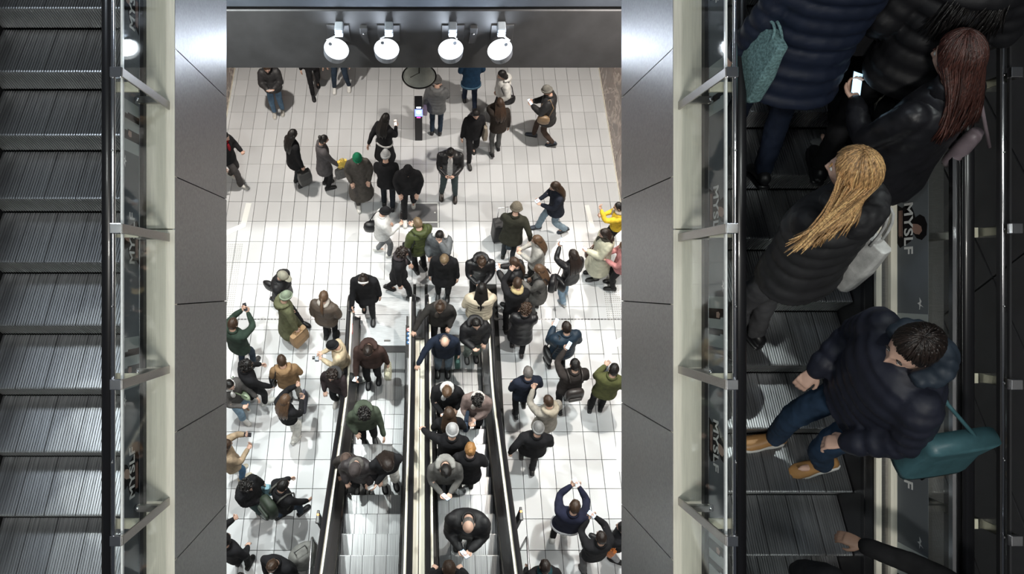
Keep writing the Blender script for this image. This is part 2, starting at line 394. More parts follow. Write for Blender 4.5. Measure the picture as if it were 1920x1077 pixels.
def near_escalator(s):
    side = 'left' if s < 0 else 'right'
    root = empty('escalator', N(s * 2.62, 0, 6.0), 'large upper escalator along the %s side of the view, %s' % (side, 'empty, dark steel steps' if s < 0 else 'carrying people in dark jackets'), 'escalator')
    X = lambda v: s * (v + .07 if (s < 0 and v > 2.9) else v)
    for k in range(-7, 11):
        u = NEARU[s] + .4619 * k
        p = N(X(2.62) - (.035 if s < 0 else 0), u, D0); link('step', STEP, p, root, sc=(1.07 if s < 0 else 1, 1, 1))
    # skirts, decks
    for a, b in ((2.095, 2.112), (3.128, 3.146)):
        MB().nbox(X(a), X(b), U0, U1, 5.19, 5.85).build('skirt_panel', MT['skirt'], root)
    MB().nbox(X(2.112), X(2.118), U0, U1, 5.36, 5.40).build('skirt_brush', MT['black'], root)
    MB().nbox(X(3.122), X(3.128), U0, U1, 5.30, 5.34).build('skirt_brush', MT['black'], root)
    MB().nbox(X(1.985), X(2.10), U0, U1, 5.175, 5.21).build('inner_deck', MT['steel'], root)
    MB().nbox(X(3.166), X(3.212), U0, U1, 5.17, 5.21).build('inner_deck', MT['bar'], root)
    MB().nbox(X(3.128), X(3.166), U0, U1, 5.165, 5.20).build('deck_edge', MT['champ'], root)
    MB().nbox(X(3.214), X(3.258), U0, U1, 5.14, 5.20).build('glass_clamp', MT['champ'], root)
    MB().nbox(X(1.935), X(1.960), U0, U1, 5.15, 5.215).build('glass_clamp', MT['blackm'], root)
    MB().nbox(X(1.960), X(1.985), U0, U1, 5.16, 5.215).build('glass_trim', MT['steel_l'], root)
    # outer deck in champagne steel, in long pieces
    uj = (538.5 - 430) * 5.2 / F
    for k in range(-2, 2):
        if uj + 2.75 * k + .01 > U1: continue
        a, b = uj + 2.75 * k, uj + 2.75 * (k + 1)
        MB().nbox(X(1.737), X(1.935), max(a + .003, U0), min(b - .003, U1), 5.2, 5.26).build('outer_deck', MT['champ'], root, bevel=.004)
    MB().nbox(X(3.29), X(3.62), U0, U1, 5.2, 5.26).build('outer_deck', MT['bar'], root)
    # truss side cladding: each panel a piece
    u = (538.5 - 331) * 5.2 / F
    for k in range(-5, 6):
        a, b = max(u + .893 * k + .004, U0), min(u + .893 * (k + 1) - .004, U1)
        MB().nbox(X(1.735), X(1.752), a, b, 5.205, 6.56).build('cladding_panel', MT['clad'], root)
        MB().nbox(X(3.60), X(3.62), a, b, 5.265, 6.56).build('cladding_panel', MT['clad'], root)
    MB().nbox(X(1.752), X(3.60), U0 + .01, U1 - .01, 6.50, 6.56).build('truss_soffit', MT['concrete'], root)
    # glass balustrades
    uj = (538.5 - 570) * 5.2 / F
    for k in range(-2, 3):
        a, b = max(uj + 1.79 * k + .003, U0), min(uj + 1.79 * (k + 1) - .003, U1)
        for xa, nm in ((1.966, 'inner'), (3.262, 'outer')):
            gp = MB().nbox(X(xa), X(xa + .01), a, b, 4.62, 5.16).build('glass_panel', MT['glass'], root)
    for xa, hx in ((1.971, 1.940), (3.267, 3.335)):
        MB().nbox(X(min(xa, hx) - .01), X(max(xa, hx) + .01), U0, U1, 4.60, 4.635).build('handrail_guide', MT['steel_l' if hx > 3 else 'steel'], root)
        pr = []
        for i in range(12):
            t = 2 * PI * i / 12; pr.append((math.cos(t) * .036, math.sin(t) * .020))
        rl = [[N(X(hx) + p[0], uu, 4.575 + p[1]) for p in pr] for uu in (U0, U1)]
        MB().rings(rl).build('handrail', MT['black'], root, smooth=True)
    if s:
        MB().nbox(X(3.278), X(3.300), U0, U1, 4.60, 4.62).build('handrail_guide', MT['steel_l'], root)
    # guard rails outside the handrails: tube, glass, posts
    for io, xt, dt in (('in', 1.832, 4.40), ('out', 3.455, 4.46)):
        q = -1 if io == 'in' else 1                       # direction away from the handrail
        MB().tube([N(X(xt), U0, dt), N(X(xt), U1, dt)], .0135, 12).build('guard_tube', MT['steel_l'], root, smooth=True)
        xg = xt + q * .034
        MB().nbox(X(xg - .004), X(xg + .004), U0, U1, 4.46, 5.2).build('guard_glass', MT['glass'], root)
        MB().nbox(X(xg - .006), X(xg + .006), U0, U1, 4.44, 4.462).build('guard_channel', MT['edge' if io == 'in' else 'skirt'], root)
        MB().nbox(X(xt - q * .024 - .005), X(xt - q * .024 + .005), U0, U1, 4.44, 4.47).build('guard_channel', MT['skirt'], root)
        up = (538.5 - 429) * 4.4 / F
        for k in range(-4, 4):
            u = up + .918 * k
            xp = xt + q * .057
            po = MB().nbox(X(xp - .006), X(xp + .006), u - .028, u + .028, 4.38, 5.2).build('guard_post', MT['bar'], root, bevel=.003)
            MB().nbox(X(min(xp, xt - q * .012)), X(max(xp, xt - q * .012)), u - .031, u + .031, 4.375, 4.41).build('post_clamp', MT['steel_l'], po, bevel=.004)
            xi = xt - q * .115
            MB().nbox(X(min(xg, xi)), X(max(xg, xi)), u - .032, u + .03, 4.70, 4.72).build('post_arm', MT['cream'], po)
            xf = xt - q * .10
            MB().nbox(X(min(xp, xf)), X(max(xp, xf)), u - .022, u + .022, 5.02, 5.06).build('post_foot', MT['bar'], po)
            MB().tube([N(X(xf - .015), u, 5.04), N(X(xf + .015), u, 5.04)], .024, 12).build('post_knob', MT['steel_l'], po, smooth=True)
        for k in range(-7, 8):
            u = up + .459 * k
            MB().sphere(N(X(xt), u, dt - .014), .0075, 8, 6).build('tube_bolt', MT['steel'], root, smooth=True)
    # posters on the glass: banners with lettering
    for xg, reps, th in ((1.966, 5, 1), (3.262, 5, 1)):
        face = X(xg - .003)                               # on the side turned to the well
        wlo, whi = (5.145, 4.825) if xg > 3 else (5.14, 4.83)
        per = 1.575
        # reading direction runs down the incline on the right side and up on the left
        if s > 0: u_text = (538.5 - (424 if xg > 3 else 392)) * 4.98 / F
        else: u_text = (538.5 - 893) * 4.98 / F
        ban = MB().nbox(face - .001, face + .001, U0, U1, whi, wlo).build('poster_banner', MT['poster'], root)
        def L(a, wv, lift=0):                             # a along reading, wv up the glass
            return N(face - s * (.0018 + lift), (uc - s * a), wlo - wv)
        def flat(poly, mat, nm, lift=0.0):
            vs = [L(a, b, lift) for a, b in poly]; vs2 = [L(a, b, lift - .0012) for a, b in poly]; n = len(vs)
            m = MB().add(vs + vs2, [tuple(range(n)), tuple(range(n, 2 * n))[::-1]] + [(i, (i + 1) % n, n + (i + 1) % n, n + i) for i in range(n)])
            fixn(m.build(nm, mat, ban))
        for k in range(-3, 4):
            uc = u_text - s * per * k
            if uc > U1 - .5 or uc < U0 + .4: continue
            flat([(-.16, .0), (.10, .0), (.14, .035), (.12, .10), (.10, .15), (.02, .19), (-.03, .205), (-.10, .175), (-.165, .13), (-.13, .06)], MT['post_k'], 'poster_figure')
            flat([(-.055, .20), (-.02, .175), (.05, .175), (.085, .21), (.10, .26), (.07, .305), (.0, .312), (-.05, .285), (-.07, .24)], MT['post_k'], 'poster_hair', .0008)
            flat([(-.015, .165), (.03, .16), (.055, .195), (.062, .235), (.04, .262), (.01, .255), (-.008, .22)], MT['post_s'], 'poster_face', .0016)
            # signature squiggle
            for ds in (0,):
                flat([(.475, .235), (.50, .255), (.52, .245), (.54, .275), (.53, .245), (.555, .235), (.525, .235), (.515, .215), (.505, .238)], MT['post_w'], 'poster_mark')
            # pale emblem block with dark bars
            flat([(.585, .004), (.925, .004), (.925, .316), (.585, .316)], MT['post_l'], 'poster_block')
            for b0, b1, w1 in ((.665, .735, .25), (.80, .845, .245)):
                flat([(b0, 0), (b1, 0), (b1, w1 - .05), (b1 - .012, w1 - .05), (b1 - .012, w1), (b0, w1)], MT['post_k'], 'poster_bar', .0008)
            flat([(.69, .135), (.725, .135), (.728, .18), (.70, .195), (.685, .17)], MT['post_s'], 'poster_spot', .0016)
            flat([(1.20, .004), (1.23, .004), (1.23, .316), (1.20, .316)], MT['poster'], 'poster_seam', .0004)
            cu = bpy.data.curves.new('poster_text', 'FONT'); cu.body = 'MYSLF'; cu.size = .124; cu.extrude = .0006; cu.offset = .0022; cu.resolution_u = 3
            cu.materials.append(MT['post_w']); cu.space_character = 1.02
            tmp = bpy.data.objects.new('poster_text_curve', cu); me_ = bpy.data.meshes.new_from_object(tmp); me_.name = 'poster_text'; bpy.data.objects.remove(tmp); bpy.data.curves.remove(cu)
            o = bpy.data.objects.new('poster_text', me_); COL.objects.link(o)
            ex = Vector((0, -.8660254 * s, -.5 * s)); ey = Vector((0, -.5, .8660254)); ez = ex.cross(ey)
            M = Matrix((ex, ey, ez)).transposed().to_4x4(); M.translation = L(-.165, .085, .0016)
            o.parent = ban; o.matrix_basis = (root.matrix_basis @ ban.matrix_basis).inverted() @ M
            for q in range(4): flat([(-.115, .024 + .011 * q), (.06 + .012 * (q % 2), .024 + .011 * q), (.06, .028 + .011 * q), (-.115, .028 + .011 * q)], MT['post_s'], 'poster_line', .0008)
    return root
near_escalator(-1); near_escalator(1)

# ================================================================ LOWER ESCALATORS
YS = 5.7
def zl(y):
    t = YS - y
    return .01 if t < 0 else (.01 + .577 * t * t / 1.8 if t < .9 else .01 + .577 * (t - .45))
PITCH = .352; YC = 6.34
LSTEP = step_mesh(.89, 'step', 40)
def lower_escalator(xc, hl, hr, label):
    root = empty('escalator', (xc, 4.5, 0), label, 'escalator')
    for k in range(19):
        yn = YC - .01 - PITCH * k
        z = zl(yn - PITCH * .5) + .02
        o = link('step', LSTEP, (xc, yn, z), root, rz=PI)
    # landing plates and comb
    ys = [8.02, atz(700, 559.5).y, atz(700, 591).y, YC + .14]
    xa, xb = min(hl, hr) + .02, max(hl, hr) - .02
    for a, b in zip(ys[:-1], ys[1:]):
        MB().box((xa, b + .004, -.02), (xb, a - .004, .016)).build('landing_plate', MT['plate'], root, bevel=.002)
    m = MB().box((xc - .46, YC, -.02), (xc + .46, YC + .134, .018))
    for i in range(44): m.box((xc - .445 + i * .0203, YC - .05, .012), (xc - .437 + i * .0203, YC, .02))
    m.build('comb_plate', MT['steel_l'], root)
    MB().box((xc + .02, atz(700, 640).y - .02, .016), (xc + .15, atz(700, 640).y + .02, .019)).build('plate_inscription', MT['bar'], root)
    def run(x0, x1, zo0, zo1, mat, nm, y0=7.15, y1=-.45, par=None):
        ys_ = [y0] + [y for y in np.arange(math.floor(min(y0, 6.0) * 5) / 5, y1, -.2)] + [y1]
        rl = [[(x0, y, zl(y) + zo0), (x1, y, zl(y) + zo0), (x1, y, zl(y) + zo1), (x0, y, zl(y) + zo1)] for y in ys_]
        return fixn(MB().rings(rl).build(nm, mat, par or root))
    for sx, hx in ((-1, hl), (1, hr)):
        sk = xc + sx * .455
        run(min(sk, sk + sx * .012), max(sk, sk + sx * .012), -.25, .10, MT['skirt'], 'skirt_panel', 6.9)
        a, b = sorted((sk + sx * .012, hx - sx * .045))
        run(a, b, .07, .10, MT['steel'], 'inner_deck', 7.1)
        a, b = sorted((sk + sx * .012, sk + sx * .035))
        run(a, b, .10, .112, MT['steel_l'], 'deck_edge', 7.1)
        a, b = sorted((hx - sx * .045, hx - sx * .005))
        run(a, b, .10, .80, MT['clad'], 'balustrade_panel', 7.15)
        a, b = sorted((hx - sx * .075, hx - sx * .035))
        run(a, b, .78, .815, MT['champ'], 'handrail_guide', 7.15)
        a, b = sorted((hx + sx * .02, hx + sx * .03))
        run(a, b, -.3, .80, MT['clad'], 'cladding_panel', 7.1)
        # handrail with its turned end
        pr = [(hx + math.cos(2 * PI * i / 12) * .040, math.sin(2 * PI * i / 12) * .022) for i in range(12)]
        rl = []
        for y in [-.45] + list(np.arange(-.2, 7.0, .2)) + [7.0]:
            rl.append([(p[0], y, zl(y) + .845 + p[1]) for p in pr])
        for a_ in np.linspace(.2, PI, 8):                  # newel turn
            cy, cz = 7.0, .01 + .845 - .30
            rl.append([(p[0], cy + math.sin(a_) * (.30 + p[1]), cz + math.cos(a_) * (.30 + p[1])) for p in pr])
        fixn(MB().rings(rl).build('handrail', MT['black'], root, smooth=True))
        fixn(MB().prism([(7.0 + math.sin(t) * .27, .55 + math.cos(t) * .27) for t in np.linspace(0, PI, 10)], 'x', hx - .025, hx + .025).build('newel_panel', MT['clad'], root))
    return root
EL = lower_escalator(-.825, -1.456, -.206, 'left one of the two lower escalators in the hall, fewer people on it')
ER = lower_escalator(.675, .056, 1.306, 'right one of the two lower escalators in the hall, crowded with people')
cdk = empty('escalator_median', (-.075, 4.5, 0), 'cream steel deck with dark slot filling the gap between the two lower escalators', 'deck')
def runc(x0, x1, zo0, zo1, mat, nm, y0, y1=-.45):
    ys_ = [y0] + [y for y in np.arange(math.floor(min(y0, 6.0) * 5) / 5, y1, -.2)] + [y1]
    return fixn(MB().rings([[(x0, y, zl(y) + zo0), (x1, y, zl(y) + zo0), (x1, y, zl(y) + zo1), (x0, y, zl(y) + zo1)] for y in ys_]).build(nm, mat, cdk))
runc(-.160, -.085, .55, .66, MT['champ'], 'median_deck', 6.3); runc(-.072, .008, .55, .66, MT['champ'], 'median_deck', 6.3)
runc(-.085, -.072, .45, .63, MT['blackm'], 'median_slot', 6.3)
MB().box((-.166, 6.3, 0), (.014, 6.34, .66)).build('median_end', MT['steel'], cdk)
MB().box((-.166, 6.36, -.0), (-.081, 8.0, .014)).build('median_plate', MT['plate'], cdk); MB().box((-.075, 6.36, -.0), (.014, 8.0, .014)).build('median_plate', MT['plate'], cdk)
a = atz(778.5, 599, .75); b = atz(791.5, 636, .75)
bx = MB().box((a.x, b.y, .70), (b.x, a.y + .02, .80)).build('control_box', MT['blackm'], bevel=.008)
tag(bx, 'black oblong box mounted on the cream deck between the two lower escalators', 'control box')
# pictogram strip and no-entry sticker
ps = empty('pictogram_sign', (-.30, 6.3, .12), 'narrow strip of round blue and red pictograms at the foot of the left lower escalator', 'sign')
yA, yB = atz(763, 612, .12).y, atz(763, 672, .12).y
MB().box((-.365, yB, .128), (-.255, yA, .137)).build('sign_plate', MT['steel_l'], ps)
for i, yy in enumerate(np.linspace(atz(763, 619, .12).y, atz(763, 643, .12).y, 4)):
    MB().tube([(-.31, yy, .137), (-.31, yy, .140)], .040, 20).build('pictogram', MT['red'] if i == 0 else MT['blue'], ps)
    MB().tube([(-.31, yy, .140), (-.31, yy, .142)], .034 if i == 0 else .018, 16).build('pictogram_symbol', MT['white'], ps)
    if i == 0: MB().box((-.335, yy - .006, .142), (-.285, yy + .006, .144)).build('pictogram_bar', MT['red'], ps)
p = atz(663, 620, .45)
ne = empty('no_entry_sign', p, 'round red and white no entry sticker on the foot of the left lower escalator', 'sign')
MB().tube([(-1.405, p.y, .52), (-1.40, p.y, .52)], .11, 24).build('sign_disc', MT['red'], ne)
MB().box((-1.40, p.y - .075, .495), (-1.396, p.y + .075, .545)).build('sign_bar', MT['white'], ne)
# sensor posts with amber light, and tubular barriers beside the escalators
for s, px, py in ((-1, 596, 968), (1, 977, 962)):
    t = atz(px, py, 1.05); side = 'left' if s < 0 else 'right'
    r = empty('sensor_post', (t.x, t.y, 0), 'slim black post with amber light beside the %s lower escalator' % side, 'post')
    MB().prism([(t.x - .03, t.y - .09), (t.x + .03, t.y - .09), (t.x + .022, t.y + .07), (t.x - .022, t.y + .07)], 'z', 0, 1.0).build('post', MT['blackm'], r, bevel=.01)
    MB().prism([(t.x - .035, t.y - .12), (t.x + .035, t.y - .12), (t.x + .02, t.y + .10), (t.x - .02, t.y + .10)], 'z', 1.0, 1.05).build('post_head', MT['black'], r, bevel=.012)
    MB().sphere((t.x, t.y + .02, 1.055), .018, 10, 6).build('indicator_light', MT['orange'], r)
    q0 = atz(585 if s < 0 else 988, 1008, 1.0)
    r = empty('barrier_rail', (q0.x, q0.y - .6, 0), 'brushed tubular barrier with dark infill beside the %s lower escalator near the bottom edge' % side, 'barrier')
    MB().tube([(q0.x, q0.y, 0), (q0.x, q0.y, .97), (q0.x, q0.y - .03, 1.0), (q0.x, q0.y - 1.3, 1.0), (q0.x, q0.y - 1.33, .97), (q0.x, q0.y - 1.33, 0)], .02, 10).build('rail', MT['steel'], r, smooth=True)
    MB().box((q0.x - .005, q0.y - 1.30, .1), (q0.x + .005, q0.y - .03, .94)).build('infill_panel', MT['glass'], r)

# ================================================================ LAMPS ON THE BEAM, KIOSK, DISH
for i, (px, py, tl) in enumerate(((631, 92, 14), (725, 92, 5), (845, 92.5, -5), (937, 93, -14))):
    c = aty(px, py, 7.72)
    nm = ('leftmost', 'second from left', 'third from left', 'rightmost')[i]
    r = empty('disc_lamp', (c.x, 8.0, c.z + .35), '%s of the four round white lamps hung on the dark beam' % nm, 'lamp', 'round lamps on the beam')
    bp = aty(px + 4, 62, 7.99)
    MB().box((bp.x - .15, 7.975, bp.z - .13), (bp.x + .15, 8.0, bp.z + .14)).build('mounting_plate', MT['beam'], r, bevel=.004)
    a0 = aty(px + 4, 47, 7.9); a1 = aty(px + 4, 70, 7.82)
    MB().box((a0.x - .055, 7.82, a1.z), (a0.x + .055, 7.975, a0.z)).build('bracket', MT['marker'], r, bevel=.015)
    MB().box((a0.x - .056, 7.815, (a0.z + a1.z) / 2 - .004), (a0.x + .056, 7.82, (a0.z + a1.z) / 2 + .004)).build('bracket_seam', MT['skirt'], r)
    # disc: its bright lens tipped up towards the well
    nrm = Vector((math.sin(math.radians(tl)) * 1.3, -.16, .98)).normalized()
    T = nrm.to_track_quat('Z', 'Y').to_matrix().to_4x4(); T.translation = c
    def disc(r0, z0, z1, nm_, mat, off=(0, 0), r1=None):
        m = MB().tube([(off[0], off[1], z0), (off[0], off[1], z1)], [r0, r1 or r0], 32); o = m.build(nm_, mat, r, smooth=False)
        o.data.transform(r.matrix_basis.inverted() @ T @ (r.matrix_basis @ o.matrix_basis)); o.matrix_basis = Matrix() ; return o
    R_ = .165
    o = disc(R_ * .92, -.11, 0, 'housing', MT['house'], r1=R_ * 1.04)
    o = disc(R_, 0, .006, 'lens', MT['led'])
    up_ = (T.inverted().to_3x3() @ Vector((0, 0, 1))); up_.z = 0; up_.normalize()
    o = disc(.024, .006, .020, 'lens_screw', MT['skirt'], (up_.x * R_ * .62, up_.y * R_ * .62))
    lamp('disc_lamp_light', 'AREA', c + nrm * .03, 8, (.78, .88, 1), .26, c + nrm * 2)
    MB().tube([(c + Vector((.01 * 0, .02, .02))) + (T.to_3x3() @ up_) * R_ * .95, Vector((a0.x, 7.86, a1.z + .02))], .011, 8).build('pivot', MT['steel_l'], r)
for i, px in enumerate((682, 888)):
    a = aty(px, 55, 7.97); b = aty(px, 82, 7.9)
    r = empty('sensor_box', a, '%s small dark box on the beam between two round lamps' % ('left' if i == 0 else 'right'), 'sensor', 'small boxes on the beam')
    MB().box((a.x - .05, 7.93, a.z - .05), (a.x + .05, 8.0, a.z + .05)).build('body', MT['beam'], r, bevel=.008)
    MB().sphere((a.x, 7.925, a.z - .04), .014, 10, 6).build('lens', MT['steel_l'], r)
    MB().prism([(a.x - .04, a.z - .07), (a.x + .04, a.z - .07), (a.x + .06, a.z - .25), (a.x - .06, a.z - .25)], 'y', 7.975, 8.0).build('shield', MT['wallr'], r)
# kiosk column
p = atz(785, 264); hk = aty(785, 190, p.y).z
r = empty('info_column', p, 'slim black column with blue lit head standing in the middle of the hall', 'column')
wk = .088
MB().box((p.x - wk, p.y, 0), (p.x + wk, p.y + .16, hk - .16)).build('column_body', MT['blackm'], r, bevel=.01)
MB().hexa([(p.x - wk, p.y, hk - .16), (p.x + wk, p.y, hk - .16), (p.x + wk, p.y + .16, hk - .16), (p.x - wk, p.y + .16, hk - .16), (p.x - wk, p.y + .05, hk - .0), (p.x + wk, p.y + .05, hk), (p.x + wk, p.y + .16, hk), (p.x - wk, p.y + .16, hk)]).build('column_head', MT['black'], r)
def kf(pxy, hw, hh, nm, mat, rd=False):
    q = aty(pxy[0], pxy[1], p.y - .004)
    if rd: MB().tube([(q.x, p.y, q.z), (q.x, p.y - .008, q.z)], hw, 20).build(nm, mat, r)
    else: MB().box((q.x - hw, p.y - .005, q.z - hh), (q.x + hw, p.y, q.z + hh)).build(nm, mat, r)
kf((785, 212), .084, .11, 'blue_panel', MT['bluelens']); kf((785, 202), .05, .022, 'screen', MT['whitelens']); kf((785, 210.5), .05, .05, 'round_light', MT['whitelens'], True); kf((785, 220.5), .045, .016, 'magenta_mark', MT['pinklens'])
# round dish hanging beyond the beam
c = atz(786, 143, 3.1)
r = empty('pendant_dish', (c.x, c.y, 3.1), 'round grey green dish lamp with black rim hanging just beyond the dark beam', 'lamp')
rl = []
for k in range(10):
    t = k / 9; rr = .02 + .30 * t; rl.append([(c.x + math.cos(2 * PI * j / 40) * rr, c.y + math.sin(2 * PI * j / 40) * rr, 3.1 + .08 * (1 - t * t)) for j in range(40)])
fixn(MB().rings(rl).build('dish', MT['dish'], r, smooth=False))
def ringm(cx, cy, z, R1, rt, n=40):
    m = MB(); rl = [[(cx + math.cos(a) * (R1 + rt * math.cos(b)), cy + math.sin(a) * (R1 + rt * math.cos(b)), z + rt * math.sin(b)) for b in np.linspace(0, 2 * PI, 8, endpoint=False)] for a in np.linspace(0, 2 * PI, n, endpoint=False)]
    vs = [q for ring in rl for q in ring]; fs = [(i * 8 + j, i * 8 + (j + 1) % 8, ((i + 1) % n) * 8 + (j + 1) % 8, ((i + 1) % n) * 8 + j) for i in range(n) for j in range(8)]
    return m.add(vs, fs)
ringm(c.x, c.y, 3.1, .325, .016).build('rim', MT['black'], r, smooth=True); ringm(c.x, c.y, 3.112, .295, .010).build('inner_ring', MT['dish'], r, smooth=True)
MB().tube([(c.x, c.y, 3.17), (c.x, c.y, 6.02)], .012, 8).build('rod', MT['black'], r)
MB().tube([(c.x, c.y, 3.188), (c.x - .17, c.y - .10, 3.165)], .006, 6).build('spoke', MT['blackm'], r)
# luminaires that carry the hall lights, fixed under the upper escalators
for i, (x, y, z, p_, c_, n_) in enumerate(HALL):
    zt = 6.02 if y > 8 else H + .5 * (y - 3.28) / .866 - 5.68 - .02
    r = empty('truss_spotlight', (x, y, z), 'black spotlight of the %s row under the upper level, %s' % ('left' if x < 0 else 'right', n_), 'spotlight')
    MB().tube([(x, y, z + .18), (x, y, z + .02)], [.07, .11], 16).build('housing', MT['blackm'], r, smooth=True)
    MB().tube([(x, y, z + .18), (x, y, zt)], .02, 8).build('stem', MT['blackm'], r)
# ================================================================ PEOPLE
_mc = {}
def fabric(col, kind='wool'):
    key = (tuple(col), kind)
    if key not in _mc:
        rough = {'wool': .95, 'puffer': .58, 'denim': .85, 'leather': .40, 'knit': .95, 'fur': 1.0}[kind]
        b = {'wool': (.35, 260), 'puffer': (.10, 90), 'denim': (.3, 320), 'leather': (.15, 120), 'knit': (.5, 180), 'fur': (.9, 110)}[kind]
        v = {'wool': .22, 'puffer': .12, 'denim': .25, 'leather': .15, 'knit': .25, 'fur': .45}[kind]
        m = plain('%s_fabric' % kind, col, rough, 0, var=v, vscale={'fur': 70, 'denim': 9}.get(kind, 14), bump=b[0], bscale=b[1], spec=.25 if kind in ('wool', 'denim', 'knit', 'fur') else .4)
        _mc[key] = m
    return _mc[key]
def hairmat(col):
    key = (tuple(col), 'hair')
    if key not in _mc:
        m, nt, b, nn, ln = newmat('hair'); inp(b, Roughness=.42)
        tc = nn('ShaderNodeTexCoord'); mp = nn('ShaderNodeMapping'); mp.inputs['Scale'].default_value = (1, 1, .12)
        n = nn('ShaderNodeTexNoise'); n.inputs['Scale'].default_value = 130; n.inputs['Detail'].default_value = 5
        ln(tc.outputs['Object'], mp.inputs[0]); ln(mp.outputs[0], n.inputs['Vector'])
        r = nn('ShaderNodeValToRGB'); e = r.color_ramp.elements; e[0].position = .32; e[1].position = .72
        e[0].color = C4([c * .45 for c in col]); e[1].color = C4([min(1, c * 1.7) for c in col]); ln(n.outputs['Fac'], r.inputs[0]); ln(r.outputs[0], b.inputs['Base Color'])
        bp = nn('ShaderNodeBump'); bp.inputs['Strength'].default_value = .8; bp.inputs['Distance'].default_value = .006; ln(n.outputs['Fac'], bp.inputs['Height']); ln(bp.outputs[0], b.inputs['Normal'])
        _mc[key] = m
    return _mc[key]
def skinmat(col):
    key = (tuple(col), 'skin')
    if key not in _mc: _mc[key] = plain('skin', col, .5, 0, var=.08, vscale=12)
    return _mc[key]
EYEM = plain('eye_dark', (.03, .02, .02), .2); LIPM = plain('lip', (.42, .16, .14), .5); SOLEM = plain('sole_pale', (.6, .6, .58), .7)
EYEW = plain('eye_white', (.7, .7, .68), .3)
CL = [bpy.data.textures.new('cloth_folds', 'CLOUDS'), bpy.data.textures.new('cloth_folds_small', 'CLOUDS'), bpy.data.textures.new('fur_clumps', 'CLOUDS')]
CL[0].noise_scale = .16; CL[1].noise_scale = .07; CL[2].noise_scale = .022
SKIN = {'l': (.62, .40, .31), 'm': (.45, .27, .19), 'd': (.16, .09, .06)}
HAIR = {'black': (.008, .007, .007), 'dark': (.018, .012, .010), 'brown': (.042, .024, .015), 'red': (.048, .017, .013), 'lbrown': (.095, .055, .032), 'blond': (.46, .27, .12), 'dblond': (.17, .12, .07), 'grey': (.13, .12, .115), 'ginger': (.30, .15, .05)}

def ik(a, b, l1, l2, pole):
    a, b = Vector(a), Vector(b); v = b - a; d = v.length
    if d > (l1 + l2) * .995: b = a + v * ((l1 + l2) * .995 / d); v = b - a; d = v.length
    if d < abs(l1 - l2) + .02: b = a + v.normalized() * (abs(l1 - l2) + .02); v = b - a; d = v.length
    t = (l1 * l1 - l2 * l2 + d * d) / (2 * d); h = math.sqrt(max(0, l1 * l1 - t * t)); n = v / d
    p = Vector(pole); p = p - n * p.dot(n); p.normalize()
    return a + n * t + p * h, b
def ellring(c, rx, ry, M=None, n=16, sq=1.0):
    out = []
    for j in range(n):
        a = 2 * PI * j / n; x, y = math.cos(a), math.sin(a)
        x = math.copysign(abs(x) ** sq, x); y = math.copysign(abs(y) ** sq, y)
        v = Vector((x * rx, y * ry, 0))
        out.append(Vector(c) + (M @ v if M is not None else v))
    return out
def limb(m, pts, rads, n=12, sub=3, ridge=0, rp=.07, mi=0):
    # tapered limb through joints, elbows rounded, optional quilting ridges
    P = [Vector(p) for p in pts]; Q = []; R = []
    for i in range(len(P) - 1):
        L = (P[i + 1] - P[i]).length; k = max(sub, int(L / .02)) if ridge else sub
        for j in range(k):
            t = j / k; Q.append(P[i].lerp(P[i + 1], t)); R.append(rads[i] * (1 - t) + rads[i + 1] * t)
    Q.append(P[-1]); R.append(rads[-1])
    Q2 = Q[:]
    for i in range(1, len(Q) - 1): Q2[i] = (Q[i - 1] + Q[i] * 2 + Q[i + 1]) / 4
    if ridge:
        s = 0
        for i in range(len(Q)):
            if i: s += (Q[i] - Q[i - 1]).length
            R[i] += ridge * (abs(math.sin(PI * s / rp)) ** .6 - .7)
    m.tube(Q2, R, n, mi)
    m.sphere(Q2[0], R[0] * .98, n, 6, mi); m.sphere(Q2[-1], R[-1] * .98, n, 6, mi)

